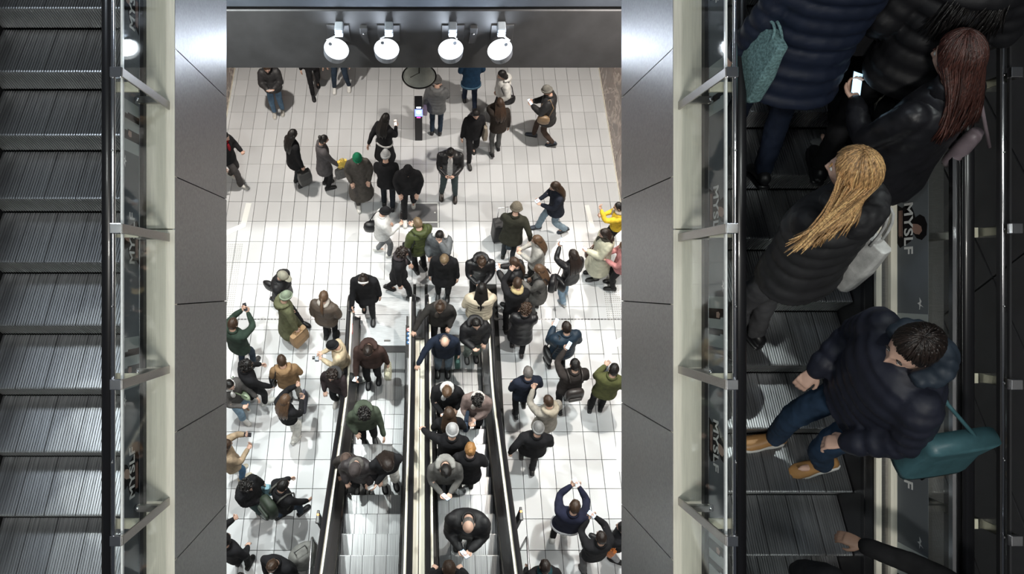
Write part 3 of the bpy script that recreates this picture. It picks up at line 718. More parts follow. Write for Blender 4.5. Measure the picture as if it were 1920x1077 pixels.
def head_part(m, T, det, skin=0, eye=1, lip=2, eyes=True):
    # T: matrix placing the head (origin at head centre, +y forward, +z up)
    n, k = (48, 36) if det else (24, 18)
    def fn(d):
        rx, ry, rz = .076, .096, .116
        x, y, z = d.x, d.y, d.z
        if z < 0: rx *= 1 + .30 * z; ry *= 1 + .10 * z; 
        if z < -.1 and y > 0: y *= 1.06
        if z < -.3 and y < 0: y *= 1 + (.3 + z) * .45
        p = Vector((x * rx, y * ry, z * rz))
        f = d.y
        if f > .5:
            g = math.exp(-((p.x / .011) ** 2) - ((p.z + .022) / .020) ** 2); p.y += .022 * g          # nose tip
            g = math.exp(-((p.x / .009) ** 2) - ((p.z - .002) / .026) ** 2); p.y += .010 * g          # bridge
            for sx in (-1, 1):
                g = math.exp(-(((p.x - sx * .031) / .014) ** 2) - ((p.z - .004) / .011) ** 2); p.y -= .009 * g
                g = math.exp(-(((p.x - sx * .040) / .016) ** 2) - ((p.z + .026) / .016) ** 2); p.y += .004 * g
            g = math.exp(-((p.x / .020) ** 2) - ((p.z + .054) / .006) ** 2); p.y += .006 * g          # lips
            g = math.exp(-((p.x / .018) ** 2) - ((p.z + .088) / .014) ** 2); p.y += .009 * g          # chin
            g = math.exp(-((p.z - .022) / .008) ** 2 - (p.x / .045) ** 2); p.y += .004 * g             # brow
        return p
    R3 = T.to_3x3(); c = T.translation
    m.sphere(c, 1, n, k, skin, fn, R3)
    for sx in (-1, 1):
        m.sphere(T @ Vector((sx * .077, -.008, -.005)), 1, 8, 6, skin, lambda d, sx=sx: Vector((d.x * .009 + sx * .004 * abs(d.y), d.y * .019, d.z * .031)), R3)
        if eyes:
            m.sphere(T @ Vector((sx * .031, .0805, .005)), 1, 8, 6, eye, lambda d: Vector((d.x * .013, d.y * .008, d.z * .0065)), R3)
            m.sphere(T @ Vector((sx * .031, .088, .024)), 1, 8, 4, eye, lambda d: Vector((d.x * .018, d.y * .005, d.z * .0035)), R3)
    if eyes: m.sphere(T @ Vector((0, .093, -.055)), 1, 8, 4, lip, lambda d: Vector((d.x * .021, d.y * .007, d.z * .0065)), R3)
def hand_part(m, T, side, det, curl=.6, mi=0):
    # T: wrist frame, +y along the hand, palm faces -z, thumb on side*(-x) .. fingers curl towards -z
    n = 8 if det else 6
    rl = []
    for y, rx, rz in ((-.02, .026, .020), (.01, .030, .017), (.05, .040, .016), (.085, .041, .014), (.098, .036, .010)):
        rl.append([T @ Vector((math.cos(2 * PI * j / 10) * rx, y, math.sin(2 * PI * j / 10) * rz)) for j in range(10)])
    m.rings(rl, mi)
    for i, (x, L) in enumerate(((-.030, .070), (-.010, .080), (.010, .075), (.029, .060))):
        if side > 0: x = -x
        a = curl * .6; p = Vector((x, .090, -.002)); pts = [p - Vector((0, .02, 0)), p]
        for j, fr in enumerate((.45, .30, .25)):
            p = p + Vector((0, math.cos(a), -math.sin(a))) * L * fr; pts.append(p); a += curl * .75
        m.tube([T @ q for q in pts], [.009, .0088, .0082, .0076, .0055], n, mi)
    s = -side
    pts = [Vector((s * .018, .012, -.002)), Vector((s * .045, .040, -.010)), Vector((s * .056, .066, -.018)), Vector((s * .052, .088, -.026))]
    m.tube([T @ q for q in pts], [.012, .011, .0095, .006], n, mi)

def frame(y, z_hint, o):
    y = Vector(y).normalized(); x = y.cross(Vector(z_hint))
    if x.length < 1e-3: x = y.cross(Vector((1, 0, 0)))
    x.normalize(); z = x.cross(y)
    M = Matrix((x, y, z)).transposed().to_4x4(); M.translation = Vector(o); return M

ARM = {  # hand position (right side; x mirrored for left), elbow pole, curl
    'd': ((.27, .06, .80), (.25, -1, 0), .5), 'b': ((.31, .06, .79), (.4, -1, 0), 1.3), 'p': ((.07, .34, 1.16), (.75, -.4, -1), 1.1),
    'u': ((.06, .40, 1.50), (.8, .1, -1), 1.1), 'r': ((.46, .32, 1.00), (.8, -.6, -.3), .8), 'k': ((.185, .19, .94), (.75, -1, .0), .8),
    'f': ((.25, .33, .90), (.4, -1, 0), .6), 's': ((.27, -.24, .86), (.5, -1, .2), .6), 'h': ((.05, .17, 1.47), (.8, .2, -1), .9),
    'c': ((.02, .25, 1.08), (.8, -.5, -.6), .8), 'x': ((.38, -.12, .92), (.7, -1, 0), 1.2), 'o': ((.42, .42, 1.15), (.4, -.6, -.6), .7)}
ALLP = []
def person(px, py, face, label, h=1.72, coat=('jacket', (.02, .02, .022), 'wool'), hem=None, legs=(.02, .02, .022), shoes=(.02, .02, .02), hair=('short', 'dark'),
           hat=None, hood=None, scarf=None, arms='dd', stride=0.0, lean=4, hp=18, hy=0, sup=None, skin='l', sw=1.0, shirt=None, legk='denim', lw=1.0,
           near=False, group=None, foot=None, roll=0, twist=0, armtgt=None, belt=None, headband=None, bare=False, hipshift=(0, 0), hairoff=(0, 0, 0)):
    k = h / 1.72; vox = .011 if near else .020
    ctype, ccol, cfab = coat
    puff = .020 if cfab == 'puffer' else (.010 if cfab == 'fur' else 0)
    ridge = (.017 if near else .012) if cfab == 'puffer' else 0
    if hem is None: hem = {'jacket': .80, 'coat': .50, 'long': .30, 'short': .90}[ctype]
    lean_r, tw = math.radians(lean), math.radians(twist)
    drop = .10 * abs(stride) ** 1.2
    hip = Vector((hipshift[0], hipshift[1], .90 - drop))
    RU = Matrix.Rotation(-math.radians(-roll), 3, 'Y') @ Matrix.Rotation(-lean_r, 3, 'X')
    def U(p, t=1.0):     # upper body: leaned and twisted about the hip
        v = Vector(p) - Vector((0, 0, .90)); f = max(0, min(1, v.z / .55))
        return hip + RU @ (Matrix.Rotation(tw * f * t, 3, 'Z') @ v)
    RT3 = RU @ Matrix.Rotation(tw, 3, 'Z')
    # head
    neck = U((0, .0, 1.47)); RH = Matrix.Rotation(tw, 3, 'Z') @ Matrix.Rotation(-math.radians(hy), 3, 'Z') @ Matrix.Rotation(-lean_r * .5 - math.radians(hp), 3, 'X')
    hc = neck + RU @ Vector((0, .01, .02)) + RH @ Vector((0, .012, .115))
    TH_ = RH.to_4x4(); TH_.translation = hc
    # root placement from the head
    R = Matrix.Rotation(-math.radians(face), 3, 'Z'); z0 = 0.0; sup = sup or (lambda x, y: 0.0)
    for _ in range(26):
        q = atz(px, py, z0 + hc.z * k); off = R @ (hc * k); xy = q - off; z0 += .45 * (sup(xy.x, xy.y) - z0)
    z0 = sup(xy.x, xy.y); xy = atz(px, py, z0 + hc.z * k) - R @ (hc * k)
    root = empty('person', (xy.x, xy.y, z0), label, 'person', group, rz=-math.radians(face))
    ALLP.append(root)
    # arms
    hands = []; armp = []
    for si, sx in ((0, -1), (1, 1)):
        code = arms[si]; tg, pole, curl = ARM[code]
        if armtgt and armtgt[si]: tg = armtgt[si]; tg = (tg[0] * sx, tg[1], tg[2])
        sh = U((sx * .168 * sw, 0, 1.385)); T_ = Vector((tg[0] * sx, tg[1], tg[2])); 
        T_ = hip + RT3 @ (T_ - Vector((0, 0, .90))) if code in 'phucko' else U(T_, .6)
        el, wr = ik(sh, T_, .295, .262, RT3 @ Vector((pole[0] * sx, pole[1], pole[2])))
        dirf = (wr - el).normalized()
        zh = Vector((-sx, 0, .0)) if code in 'dbfsx' else Vector((0, 0, 1))
        if code in 'dbfsx': zh = Vector((sx, 0, 0))
        if code in 'pu': zh = Vector((-sx * -.6, -.5, -.8)) if False else Vector((0, .3, -1))
        TW_ = frame(dirf, zh, wr); hands.append((TW_, code, curl)); armp.append((sh, el, wr))
    # legs
    lg = []
    for sx in (-1, 1):
        st = stride * sx; ank = Vector((sx * .095, st * .95, .085 + (.09 * min(1, abs(st) * 2.2) if st < -.05 else 0)))
        if foot: 
            fx, fy, fz = foot[0 if sx < 0 else 1]; ank = Vector((fx, fy, fz + .085))
        hj = hip + Vector((sx * .088, 0, -.01)); kn, ank = ik(hj, ank, .43, .405, (sx * .06, 1, 0)); lg.append((hj, kn, ank, st))
    # ---- body
    m = MB()
    for z, rx, ry in ((0,) * 3,) * 0: pass
    rl = [ellring(U((0, .0, z)), rx, ry, RU) for z, rx, ry in ((.86, .13, .09), (1.05, .125, .085), (1.25, .15, .10), (1.38, .15, .085), (1.44, .07, .06), (1.50, .054, .056))]
    rl.append(ellring(hc + RH @ Vector((0, -.01, -.045)), .050, .054, RH)); m.rings(rl)
    for (a, b, c) in armp: limb(m, (a, b, c), (.045, .036, .026), 8, 2)
    for (a, b, c, st) in lg: limb(m, (a, b, c), (.06, .040, .022), 8, 2)
    for (a, b, c, st) in lg: m.sphere(c + Vector((0, .05, -.045)), (.024, .085, .018), 8, 6)
    if near:
        head_part(m, TH_, True, eyes=False)
        for i, (TW_, code, curl) in enumerate(hands): hand_part(m, TW_, -1 if i == 0 else 1, True, curl)
        bo = m.build('body', [skinmat(SKIN[skin])], None, smooth=True)
        r_ = bo.modifiers.new('r', 'REMESH'); r_.mode = 'VOXEL'; r_.voxel_size = .0055; r_.use_smooth_shade = True
        s_ = bo.modifiers.new('s', 'SMOOTH'); s_.factor = .4; s_.iterations = 2
        for sx in (-1, 1):
            e = MB(); e.sphere(TH_ @ Vector((sx * .031, .078, .005)), .012, 12, 8, 0, None); e.sphere(TH_ @ Vector((sx * .031, .0865, .004)), .0045, 10, 6, 1)
            eo = e.build('eye', [EYEW, EYEM], None, smooth=True); eo.parent = root; eo.scale = (k,) * 3
            e = MB(); e.sphere(TH_ @ Vector((sx * .033, .088, .027)), 1, 10, 6, 0, lambda d: Vector((d.x * .019, d.y * .006, d.z * .004)), TH_.to_3x3())
            eo = e.build('eyebrow', [hairmat(HAIR[hair[1]])], None, smooth=True); eo.parent = root; eo.scale = (k,) * 3
    else:
        head_part(m, TH_, False)
        for i, (TW_, code, curl) in enumerate(hands): hand_part(m, TW_, -1 if i == 0 else 1, False, curl)
        bo = m.build('body', [skinmat(SKIN[skin]), EYEM, LIPM], None, smooth=True)
    kids = [bo]
    def rem(o, v, sm=3, disp=.02, tex=0, tex2=None):
        a = o.modifiers.new('r', 'REMESH'); a.mode = 'VOXEL'; a.voxel_size = v; a.use_smooth_shade = True
        a = o.modifiers.new('s', 'SMOOTH'); a.factor = .5; a.iterations = sm
        if disp:
            a = o.modifiers.new('d', 'DISPLACE'); a.texture = CL[tex]; a.strength = disp; a.mid_level = .5; a.texture_coords = 'LOCAL'
        if near and disp:
            a = o.modifiers.new('d', 'DISPLACE'); a.texture = CL[1]; a.strength = disp * .45; a.mid_level = .5; a.texture_coords = 'LOCAL'
        kids.append(o); return o
    # ---- trousers
    lwid = lw
    m = MB(); m.sphere(hip + Vector((0, -.01, .01)), (.165, .125, .14), 14, 10)
    for (a, b, c, st) in lg:
        limb(m, (a + Vector((0, 0, .02)), b, c + Vector((0, 0, .01))), (.092, .068 * (1 + .3 * (lwid - 1)), .054 * lwid), 12, 4)
        kd = (a - b).cross(Vector((1, 0, 0)))
        m.sphere((a * .8 + b * .2) , (.088, .088, .09), 10, 6)
    o = m.build('tights' if bare else 'trousers', [fabric(legs, legk)], None, smooth=True); rem(o, max(vox * .9, .010), 2, .014 + .01 * (lwid > 1.1), 1)
    # ---- shoes
    for (a, b, c, st) in lg:
        tilt = math.radians(-28) if (st < -.05 and not foot) else 0
        m = MB(); M_ = Matrix.Rotation(tilt, 3, 'X'); rl = []; rs = []
        for y, rx, zt in ((-.085, .022, .045), (-.07, .036, .075), (-.02, .040, .095), (.04, .040, .080), (.09, .047, .058), (.14, .047, .045), (.18, .036, .036), (.197, .016, .022)):
            ring = []; rsole = []
            for j in range(12):
                t = 2 * PI * j / 12; xx = math.cos(t) * rx; zz = math.sin(t); zz = .018 + zt * .5 + zz * zt * .5
                ring.append(c + M_ @ Vector((xx, y, zz - .078)))
                rsole.append(c + M_ @ Vector((math.cos(t) * (rx + .004), y * 1.02, .0095 + math.copysign(min(1, abs(math.sin(t)) * 1.6), math.sin(t)) * .0125 - .078)))
            rl.append(ring); rs.append(rsole)
        m.rings(rl, 0); m.rings(rs, 1)
        light = sum(shoes) > 1.2
        o = m.build('shoe', [fabric(shoes, 'leather'), SOLEM if (light or shoes[0] > .3) else MT['black']], None, smooth=True); kids.append(o)
    # ---- coat
    m = MB(); pf = puff
    Z = []
    base = [(1.47, .078, .078), (1.445, .105, .09), (1.41, .155, .115), (1.36, .188, .132), (1.28, .200, .145), (1.15, .185, .140), (1.02, .180, .142), (.92, .190, .150), (.84, .196, .155)]
    fl_ = .16 if ctype in ('coat', 'long') else .02
    z = .84
    while z > hem + .02: z -= .06; base.append((max(z, hem), .196 + (.84 - z) * fl_, .155 + (.84 - z) * fl_ + abs(stride) * (.84 - z) * .55))
    base = [b_ for b_ in base if b_[0] >= hem - .001]
    dense = []
    for (za, xa, ya), (zb, xb, yb) in zip(base[:-1], base[1:]):
        kk = max(1, int((za - zb) / .02)) if ridge else 1
        for j in range(kk): t = j / kk; dense.append((za + (zb - za) * t, xa + (xb - xa) * t, ya + (yb - ya) * t))
    dense.append(base[-1]); rl = []
    for z, rx, ry in dense:
        e = pf * min(1, (1.48 - z) / .1) + (ridge * 1.2 * (abs(math.sin(PI * (z - .02) / .085)) ** .6 - .6) if z < 1.42 else 0)
        c = U((0, -.005 if z > 1.3 else .005, z)) if z > .90 else hip + Vector((0, 0, z - .90))
        rl.append(ellring(c, (rx * (sw if z < 1.44 else 1)) + e, ry + e, RT3 if z > 1.0 else Matrix.Rotation(tw * max(0, (z - .9) / .55), 3, 'Z'), 20, .9))
    m.rings(rl)
    for (a, b, c) in armp:
        limb(m, (a + Vector((0, 0, -.015)), b, c - (c - b).normalized() * .012), (.078 + pf * .9, .062 + pf * .9, .046 + pf * .7), 12, 4, ridge, .075)
    if hood is not None:
        hd = fabric(hood, cfab if cfab != 'fur' else 'wool')
    o = m.build('coat', [fabric(ccol, cfab)], None, smooth=True); rem(o, vox, 1 if ridge else 4, .010 if (near and ridge) else .022 if ctype != 'short' else .015, 2 if cfab == 'fur' else 0)
    # collar
    if not hood and not scarf:
        m = MB(); rl = []
        for z, rr, t in ((1.43, .105, .0), (1.475, .088, 0), (1.505, .084, 0), (1.50, .070, 0), (1.45, .06, 0)):
            rl.append(ellring(U((0, -.004, z)), rr, rr * .95, RU, 16))
        m.rings(rl); o = m.build('collar', [fabric(ccol, cfab)], None, smooth=True); kids.append(o)
    if hood is not None:         # hood lying on the back of the neck
        m = MB()
        for i in range(9):
            t = (i - 4) / 4 * 1.9; r0 = .052 * (1.05 - .38 * abs(i - 4) / 4)
            m.sphere(U((math.sin(t) * .115, -.02 - math.cos(t) * .105, 1.465 + .02 * abs(i - 4) / 4)), (r0 * 1.25, r0 * 1.25, r0), 10, 8)
        m.sphere(U((0, -.14, 1.41)), (.10, .055, .085), 12, 8)
        fur = hood if isinstance(hood[0], float) else hood
        o = m.build('hood', [hd], None, smooth=True); rem(o, .016 if not near else .010, 3, .02, 1)
    if scarf is not None:
        m = MB()
        for i in range(12):
            t = 2 * PI * i / 12
            m.sphere(U((math.sin(t) * .082, math.cos(t) * .080, 1.475 + .02 * math.sin(t * 2))), (.045, .045, .042), 10, 6)
        m.sphere(U((.05, .135, 1.34)), (.045, .03, .12), 10, 8)
        o = m.build('scarf', [fabric(scarf, 'knit')], None, smooth=True); rem(o, .014, 2, .015, 1)
    if shirt is not None:
        m = MB(); rl = []
        for z, wd, y in ((1.46, .035, .075), (1.36, .05, .128), (1.2, .055, .150), (1.05, .06, .150), (.92, .065, .160)):
            rl.append([U((math.cos(2 * PI * j / 8) * wd, y + math.sin(2 * PI * j / 8) * .018, z)) for j in range(8)])
        m.rings(rl[::-1]); o = m.build('shirt', [fabric(shirt, 'knit')], None, smooth=True); kids.append(o)
    if belt is not None:
        zb = belt[1]; rb = [b_ for b_ in base if b_[0] <= zb + .08][0]
        rl = [ellring(U((0, .005, zb + dz)), rb[1] * sw + pf + e, rb[2] + pf + e, RU, 24, .9) for dz, e in ((.02, .0), (.018, .018), (-.018, .018), (-.02, 0))]
        m = MB().rings(rl); o = m.build('belt' if zb > .7 else 'hem_band', [fabric(belt[0], 'wool')], None, smooth=True); kids.append(o)
    # ---- hair
    style, hcol = hair; HM = hairmat(HAIR[hcol]); R3 = TH_.to_3x3()
    seed = random.random() * 9
    def capfn(rx, ry, rz, line=.30, amp=.004, face_in=.80):
        def fn(d):
            t = (d.y * .92 + -d.z * .55)          # towards the face and jaw
            s = max(0, min(1, (t - line) / .22)); s = s * s * (3 - 2 * s)
            if d.z < -.55: s = 1
            a = math.atan2(d.x, d.y); w_ = amp * (.35 if near else 1) * (math.sin(a * 19 + seed) + math.sin(a * 31 + d.z * 5 + seed * 2)) * .5
            kf = (1 - s) + s * face_in
            return Vector((d.x * (rx + w_) * kf, (d.y * (ry + w_) - .006) * kf, d.z * (rz + w_) * kf))
        return fn
    nn_ = (56, 32) if near else (36, 20)
    if style == 'bald':
        m = MB()
        def fn(d):
            s = 1 if (-.45 < d.z < .35 and d.y < .35) else 0
            return Vector((d.x * .080, d.y * .100, d.z * .118)) * (1 if s else .93)
        m.sphere(hc, 1, 32, 18, 0, fn, R3); kids.append(m.build('hair', [HM], None, smooth=True))
    elif hat is None or style != 'short':
        m = MB()
        if style == 'long' or style == 'curly' or style == 'pony':
            m.sphere(hc, 1, nn_[0], nn_[1], 0, capfn(.090, .110, .128, .35, .003 if style != 'curly' else .010), R3)
        else:
            m.sphere(hc, 1, nn_[0], nn_[1], 0, capfn(.085, .104, .126, .28, .004), R3)
        if style == 'curly':
            for i in range(60 if not near else 160):
                d = Vector((random.gauss(0, 1), random.gauss(-.6, .8), random.gauss(.3, .9))).normalized()
                m.sphere(hc + R3 @ Vector((d.x * .10, d.y * .115 - .01, d.z * .125)), random.uniform(.014, .026), 6, 4)
        if style == 'long' and not near:
            ho = Vector(hairoff); bk = U(Vector((0, -.155, 1.18)) + ho); mid = U(Vector((0, -.14, 1.36)) + ho * .6)
            for q in range(9):
                xo = (q - 4) / 4; A = hc + R3 @ Vector((xo * .078, -.06 + .045 * abs(xo) ** 2, -.02)); B = mid + RT3 @ Vector((xo * .115, .05 * abs(xo), 0)); C = bk + RT3 @ Vector((xo * .105 + .01 * math.sin(q * 3 + seed), .04 * abs(xo), .03 * math.sin(q * 2.3 + seed)))
                m.tube([A + R3 @ Vector((0, 0, .05)), A, A.lerp(B, .5) + RT3 @ Vector((0, -.02, 0)), B, B.lerp(C, .55) + RT3 @ Vector((.006 * math.sin(q * 5), -.008, 0)), C], [.022, .030, .032, .031, .026, .008], 8)
        if style == 'bun':
            m.sphere(hc + R3 @ Vector((0, -.105, .075)), (.042, .042, .040), 14, 10)
            m.tube([hc + R3 @ Vector((.03 * math.cos(a), -.098 - .012 * math.sin(a), .06 + .03 * math.sin(a))) for a in np.linspace(0, 2 * PI, 9)], .010, 6)
        if style == 'pony':
            A = hc + R3 @ Vector((0, -.105, .02)); B = U((.01, -.16, 1.40)); C = U((.02, -.165, 1.20))
            m.tube([hc + R3 @ Vector((0, -.08, .03)), A, A.lerp(B, .5) + RT3 @ Vector((0, -.02, 0)), B, B.lerp(C, .5), C], [.02, .026, .034, .034, .026, .007], 10)
        if near and hat is None:
            for f_ in range(len(m.f)): pass
            base_n = len(m.f); ho = Vector(hairoff)
            for i in range(420):
                az = random.uniform(-PI, PI); front = max(0, math.cos(az)); side = abs(math.sin(az))
                tmax = 1.0 + .75 * (1 - front) + (.25 if math.cos(az) < -.3 else 0) - .15 * side
                if style == 'long': tmax = min(tmax, 1.75) if math.cos(az) > .2 else 1.75
                t0 = random.uniform(0, .75) * tmax * .8; rr_ = random.uniform(1.10, 1.17); sw_ = random.uniform(-.25, .25); pts = []
                kk = 7
                for j in range(kk):
                    th = t0 + (tmax * random.uniform(.92, 1.04) - t0) * j / (kk - 1); aa = az + sw_ * j / kk
                    pts.append(hc + R3 @ Vector((math.sin(th) * math.sin(aa) * .077 * rr_, math.sin(th) * math.cos(aa) * .096 * rr_ - .008, math.cos(th) * .116 * rr_)))
                rad = [.0045] * (kk - 1) + [.002]
                if style == 'long' and math.cos(az) < .35:
                    A = pts[-1]; fr = random.uniform(.55, 1.05); wv = random.uniform(0, 6)
                    sxx = (R3.inverted() @ (A - hc)).x / .08
                    B = U(Vector((sxx * .10, -.135 - random.uniform(0, .03), 1.37)) + ho * .6); C_ = U(Vector((sxx * .10 + random.uniform(-.05, .05), -.15 + random.uniform(-.03, .03), 1.37 - .22 * fr)) + ho * fr)
                    for j in range(1, 8):
                        t = j / 7; q_ = A * (1 - t) ** 2 + B * 2 * t * (1 - t) + C_ * t * t
                        pts.append(q_ + RT3 @ Vector((math.sin(wv + t * 9) * .010 * t, math.cos(wv + t * 8) * .007 * t, math.sin(wv + t * 11) * .006 * t)))
                    rad = [.0045] * (len(pts) - 1) + [.0015]
                m.tube(pts, rad, 5, random.choice((0, 0, 1, 2)))
            hd_, hl_ = [hairmat([min(1, v * s_) for v in HAIR[hcol]]) for s_ in (.55, 1.45)]
            o = m.build('hair', [HM, hd_, hl_], None, smooth=True); kids.append(o)
        else:
            o = m.build('hair', [HM], None, smooth=True); kids.append(o)
            a = o.modifiers.new('d', 'DISPLACE'); a.texture = CL[2]; a.strength = .018; a.mid_level = .5; a.texture_coords = 'LOCAL'
        if False:
            a = o.modifiers.new('s', 'SUBSURF'); a.levels = 1; a.render_levels = 1
    if style == 'bun' and False: pass
    if hat is not None:
        hk, hcol2 = hat; m = MB(); 
        if hk == 'beanie':
            def fn(d):
                t = d.y * .25 - d.z; s = 0 if t < .12 else 1
                a = math.atan2(d.x, d.y); w_ = .0035 * math.sin(a * 26)
                rz = .142
                p = Vector((d.x * (.088 + w_), d.y * (.108 + w_) - .004, d.z * rz + .004))
                return p if not s else Vector((d.x * .078, d.y * .095 - .004, max(-.02, -.02)))
            m.sphere(hc + R3 @ Vector((0, 0, .006)), 1, 52, 18, 0, fn, R3)
            rl = []
            for dz, e in ((-.012, -.004), (-.014, .012), (.010, .016), (.030, .014), (.034, .002)):
                ring = []
                for j in range(36):
                    a = 2 * PI * j / 36; w_ = .0025 * (j % 2)
                    ring.append(hc + R3 @ Vector((math.sin(a) * (.084 + e + w_), math.cos(a) * (.104 + e + w_) - .004, dz + .012 + .022 * math.cos(a))))
                rl.append(ring)
            m.rings(rl)
        elif hk == 'cap':
            m.sphere(hc + R3 @ Vector((0, -.002, .02)), (.090, .108, .115), 24, 14, 0, lambda d: Vector((d.x * .090, d.y * .108, max(d.z, -.05) * .115)), R3)
            rl = []
            for y, wd, z in ((.08, .070, .035), (.13, .064, .028), (.165, .045, .020), (.178, .02, .016)):
                rl.append([hc + R3 @ Vector((math.cos(2 * PI * j / 12) * wd, y, z + math.sin(2 * PI * j / 12) * .006)) for j in range(12)])
            m.rings(rl)
        elif hk == 'furhat':
            m.sphere(hc + R3 @ Vector((0, 0, .03)), 1, 30, 18, 0, lambda d: Vector((d.x * (.112 + .004 * math.sin(d.x * 60)), d.y * .130, max(d.z, -.2) * .115)), R3)
            m.sphere(hc + R3 @ Vector((0, 0, .015)), 1, 30, 10, 0, lambda d: Vector((d.x * .128, d.y * .145, d.z * .045)), R3)
        elif hk == 'hoodup':
            def fn(d):
                t = d.y * .95 - d.z * .2; s = max(0, min(1, (t - .55) / .2))
                return Vector((d.x * .112, d.y * .125 - .012, d.z * .150)) * (1 - .36 * s)
            m.sphere(hc + R3 @ Vector((0, -.008, 0)), 1, 28, 20, 0, fn, R3)
            m.tube([hc + R3 @ Vector((0, -.06, -.04)), U((0, -.06, 1.44))], [.10, .12], 16)
        kn_ = {'beanie': 'knit', 'cap': 'denim', 'furhat': 'fur', 'hoodup': cfab}[hk]
        o = m.build({'beanie': 'beanie', 'cap': 'cap', 'furhat': 'fur_hat', 'hoodup': 'raised_hood'}[hk], [fabric(hcol2, kn_)], None, smooth=True); kids.append(o)
        if hk in ('furhat',): a = o.modifiers.new('d', 'DISPLACE'); a.texture = CL[2]; a.strength = .02; a.texture_coords = 'LOCAL'
    if headband is not None:
        m = MB(); rl = []
        for a in np.linspace(-1.7, 1.7, 20):
            c = hc + R3 @ Vector((math.sin(a) * .095, .035, math.cos(a) * .134)); rl.append([c + R3 @ Vector((0, dy, dz)) for dy, dz in ((-.016, -.006), (.016, -.006), (.016, .008), (-.016, .008))])
        m.rings(rl); kids.append(m.build('headband', [fabric(headband, 'knit')], None, smooth=True))
    for o in kids: o.parent = root; o.scale = (k,) * 3
    root['_'] = 0; del root['_']
    Wm = root.matrix_basis @ Matrix.Scale(k, 4)
    return dict(root=root, W=Wm, hands=[Wm @ h_[0] for h_ in hands], U=lambda p: Wm @ U(p), k=k, RT=(root.matrix_basis.to_3x3() @ RT3), z0=z0, face=face, hipw=Wm @ hip)

# ---------------------------------------------------------------- things people carry
SCRM = plain('phone_screen', (.6, .75, .9), .2, 0, emis=(.45, .75, 1), es=1.6)
PHM = plain('phone_body', (.02, .02, .025), .25); PHW = plain('phone_body_white', (.75, .76, .78), .3)
def place(o, M): o.matrix_basis = M
def phone(P, side, label, white=False, lit=True, tilt=None, scale=1.0):
    T = P['hands'][0 if side == 'l' else 1]
    r = empty('phone', (0, 0, 0), label, 'phone')
    y = T.to_3x3() @ Vector((0, 1, 0)); z = Vector((0, -.35, 1)).normalized() if tilt is None else Vector(tilt).normalized()
    fwd = P['RT'] @ Vector((0, 1, 0)); z = (Vector((0, 0, 1)) - fwd * .55).normalized()
    if tilt is not None: z = Vector(tilt).normalized()
    y = (y - z * y.dot(z)).normalized(); x = y.cross(z)
    M = Matrix((x, y, z)).transposed().to_4x4(); M.translation = T @ Vector((0, .085, 0)) + z * .028 + y * .02
    r.matrix_basis = M @ Matrix.Scale(scale, 4)
    b = MB().box((-.037, -.076, -.004), (.037, .076, .004)).mesh('phone_case', PHW if white else PHM)
    o = bpy.data.objects.new('case', b); COL.objects.link(o); o.parent = r; q = o.modifiers.new('b', 'BEVEL'); q.width = .004; q.segments = 2
    if lit:
        s = MB().box((-.033, -.070, .0041), (.033, .070, .0048)).mesh('phone_screen', SCRM); o = bpy.data.objects.new('screen', s); COL.objects.link(o); o.parent = r
    return r
def hang(P, side, drop=0.0): 
    T = P['hands'][0 if side == 'l' else 1]; return T @ Vector((0, .075, -.02))
def tote(P, side, label, col, w=.34, h_=.32, d=.10, kind='wool', rz=0, strap=.16, name='tote_bag', cat='bag', col2=None, top=None, mat=None, ang=0, dx=(0, 0, 0)):
    p = (top if top is not None else hang(P, side)) + Vector(dx)
    a = -math.radians(P['face']) + math.radians(rz + 90)
    r = empty(name, (p.x, p.y, p.z - strap - h_), label, cat, rz=a); r.rotation_euler[1] = math.radians(ang)
    m = MB(); rl = []
    for z, sc in ((0, .86), (.03, .97), (h_ * .5, 1.05), (h_ * .85, 1.0), (h_, .94)):
        dd = d * (1.0 if z < h_ * .6 else .7)
        rl.append([(x * w / 2 * sc, y * dd / 2 * sc + .006 * math.sin(z * 40 + x), z) for x, y in ((-1, -.6), (-.9, -1), (-.3, -1.1), (.3, -1.1), (.9, -1), (1, -.6), (1, .6), (.9, 1), (.3, 1.1), (-.3, 1.1), (-.9, 1), (-1, .6))])
    m.rings(rl); mt = mat or fabric(col, kind)
    o = m.build('bag_body', [mt], None, smooth=False); o.parent = r; bv = o.modifiers.new('b', 'BEVEL'); bv.width = .006; bv.segments = 2
    for sy in (-1, 1):
        pts = [(math.cos(t) * w * .22 * -1, sy * d * .36 * (1 - .6 * math.sin(t)), h_ - .02 + math.sin(t) * (strap + .02)) for t in np.linspace(0, PI, 9)]
        o = MB().tube(pts, .009, 6).build('handle', [fabric(col2 or col, kind)], None, smooth=True); o.parent = r
    return r
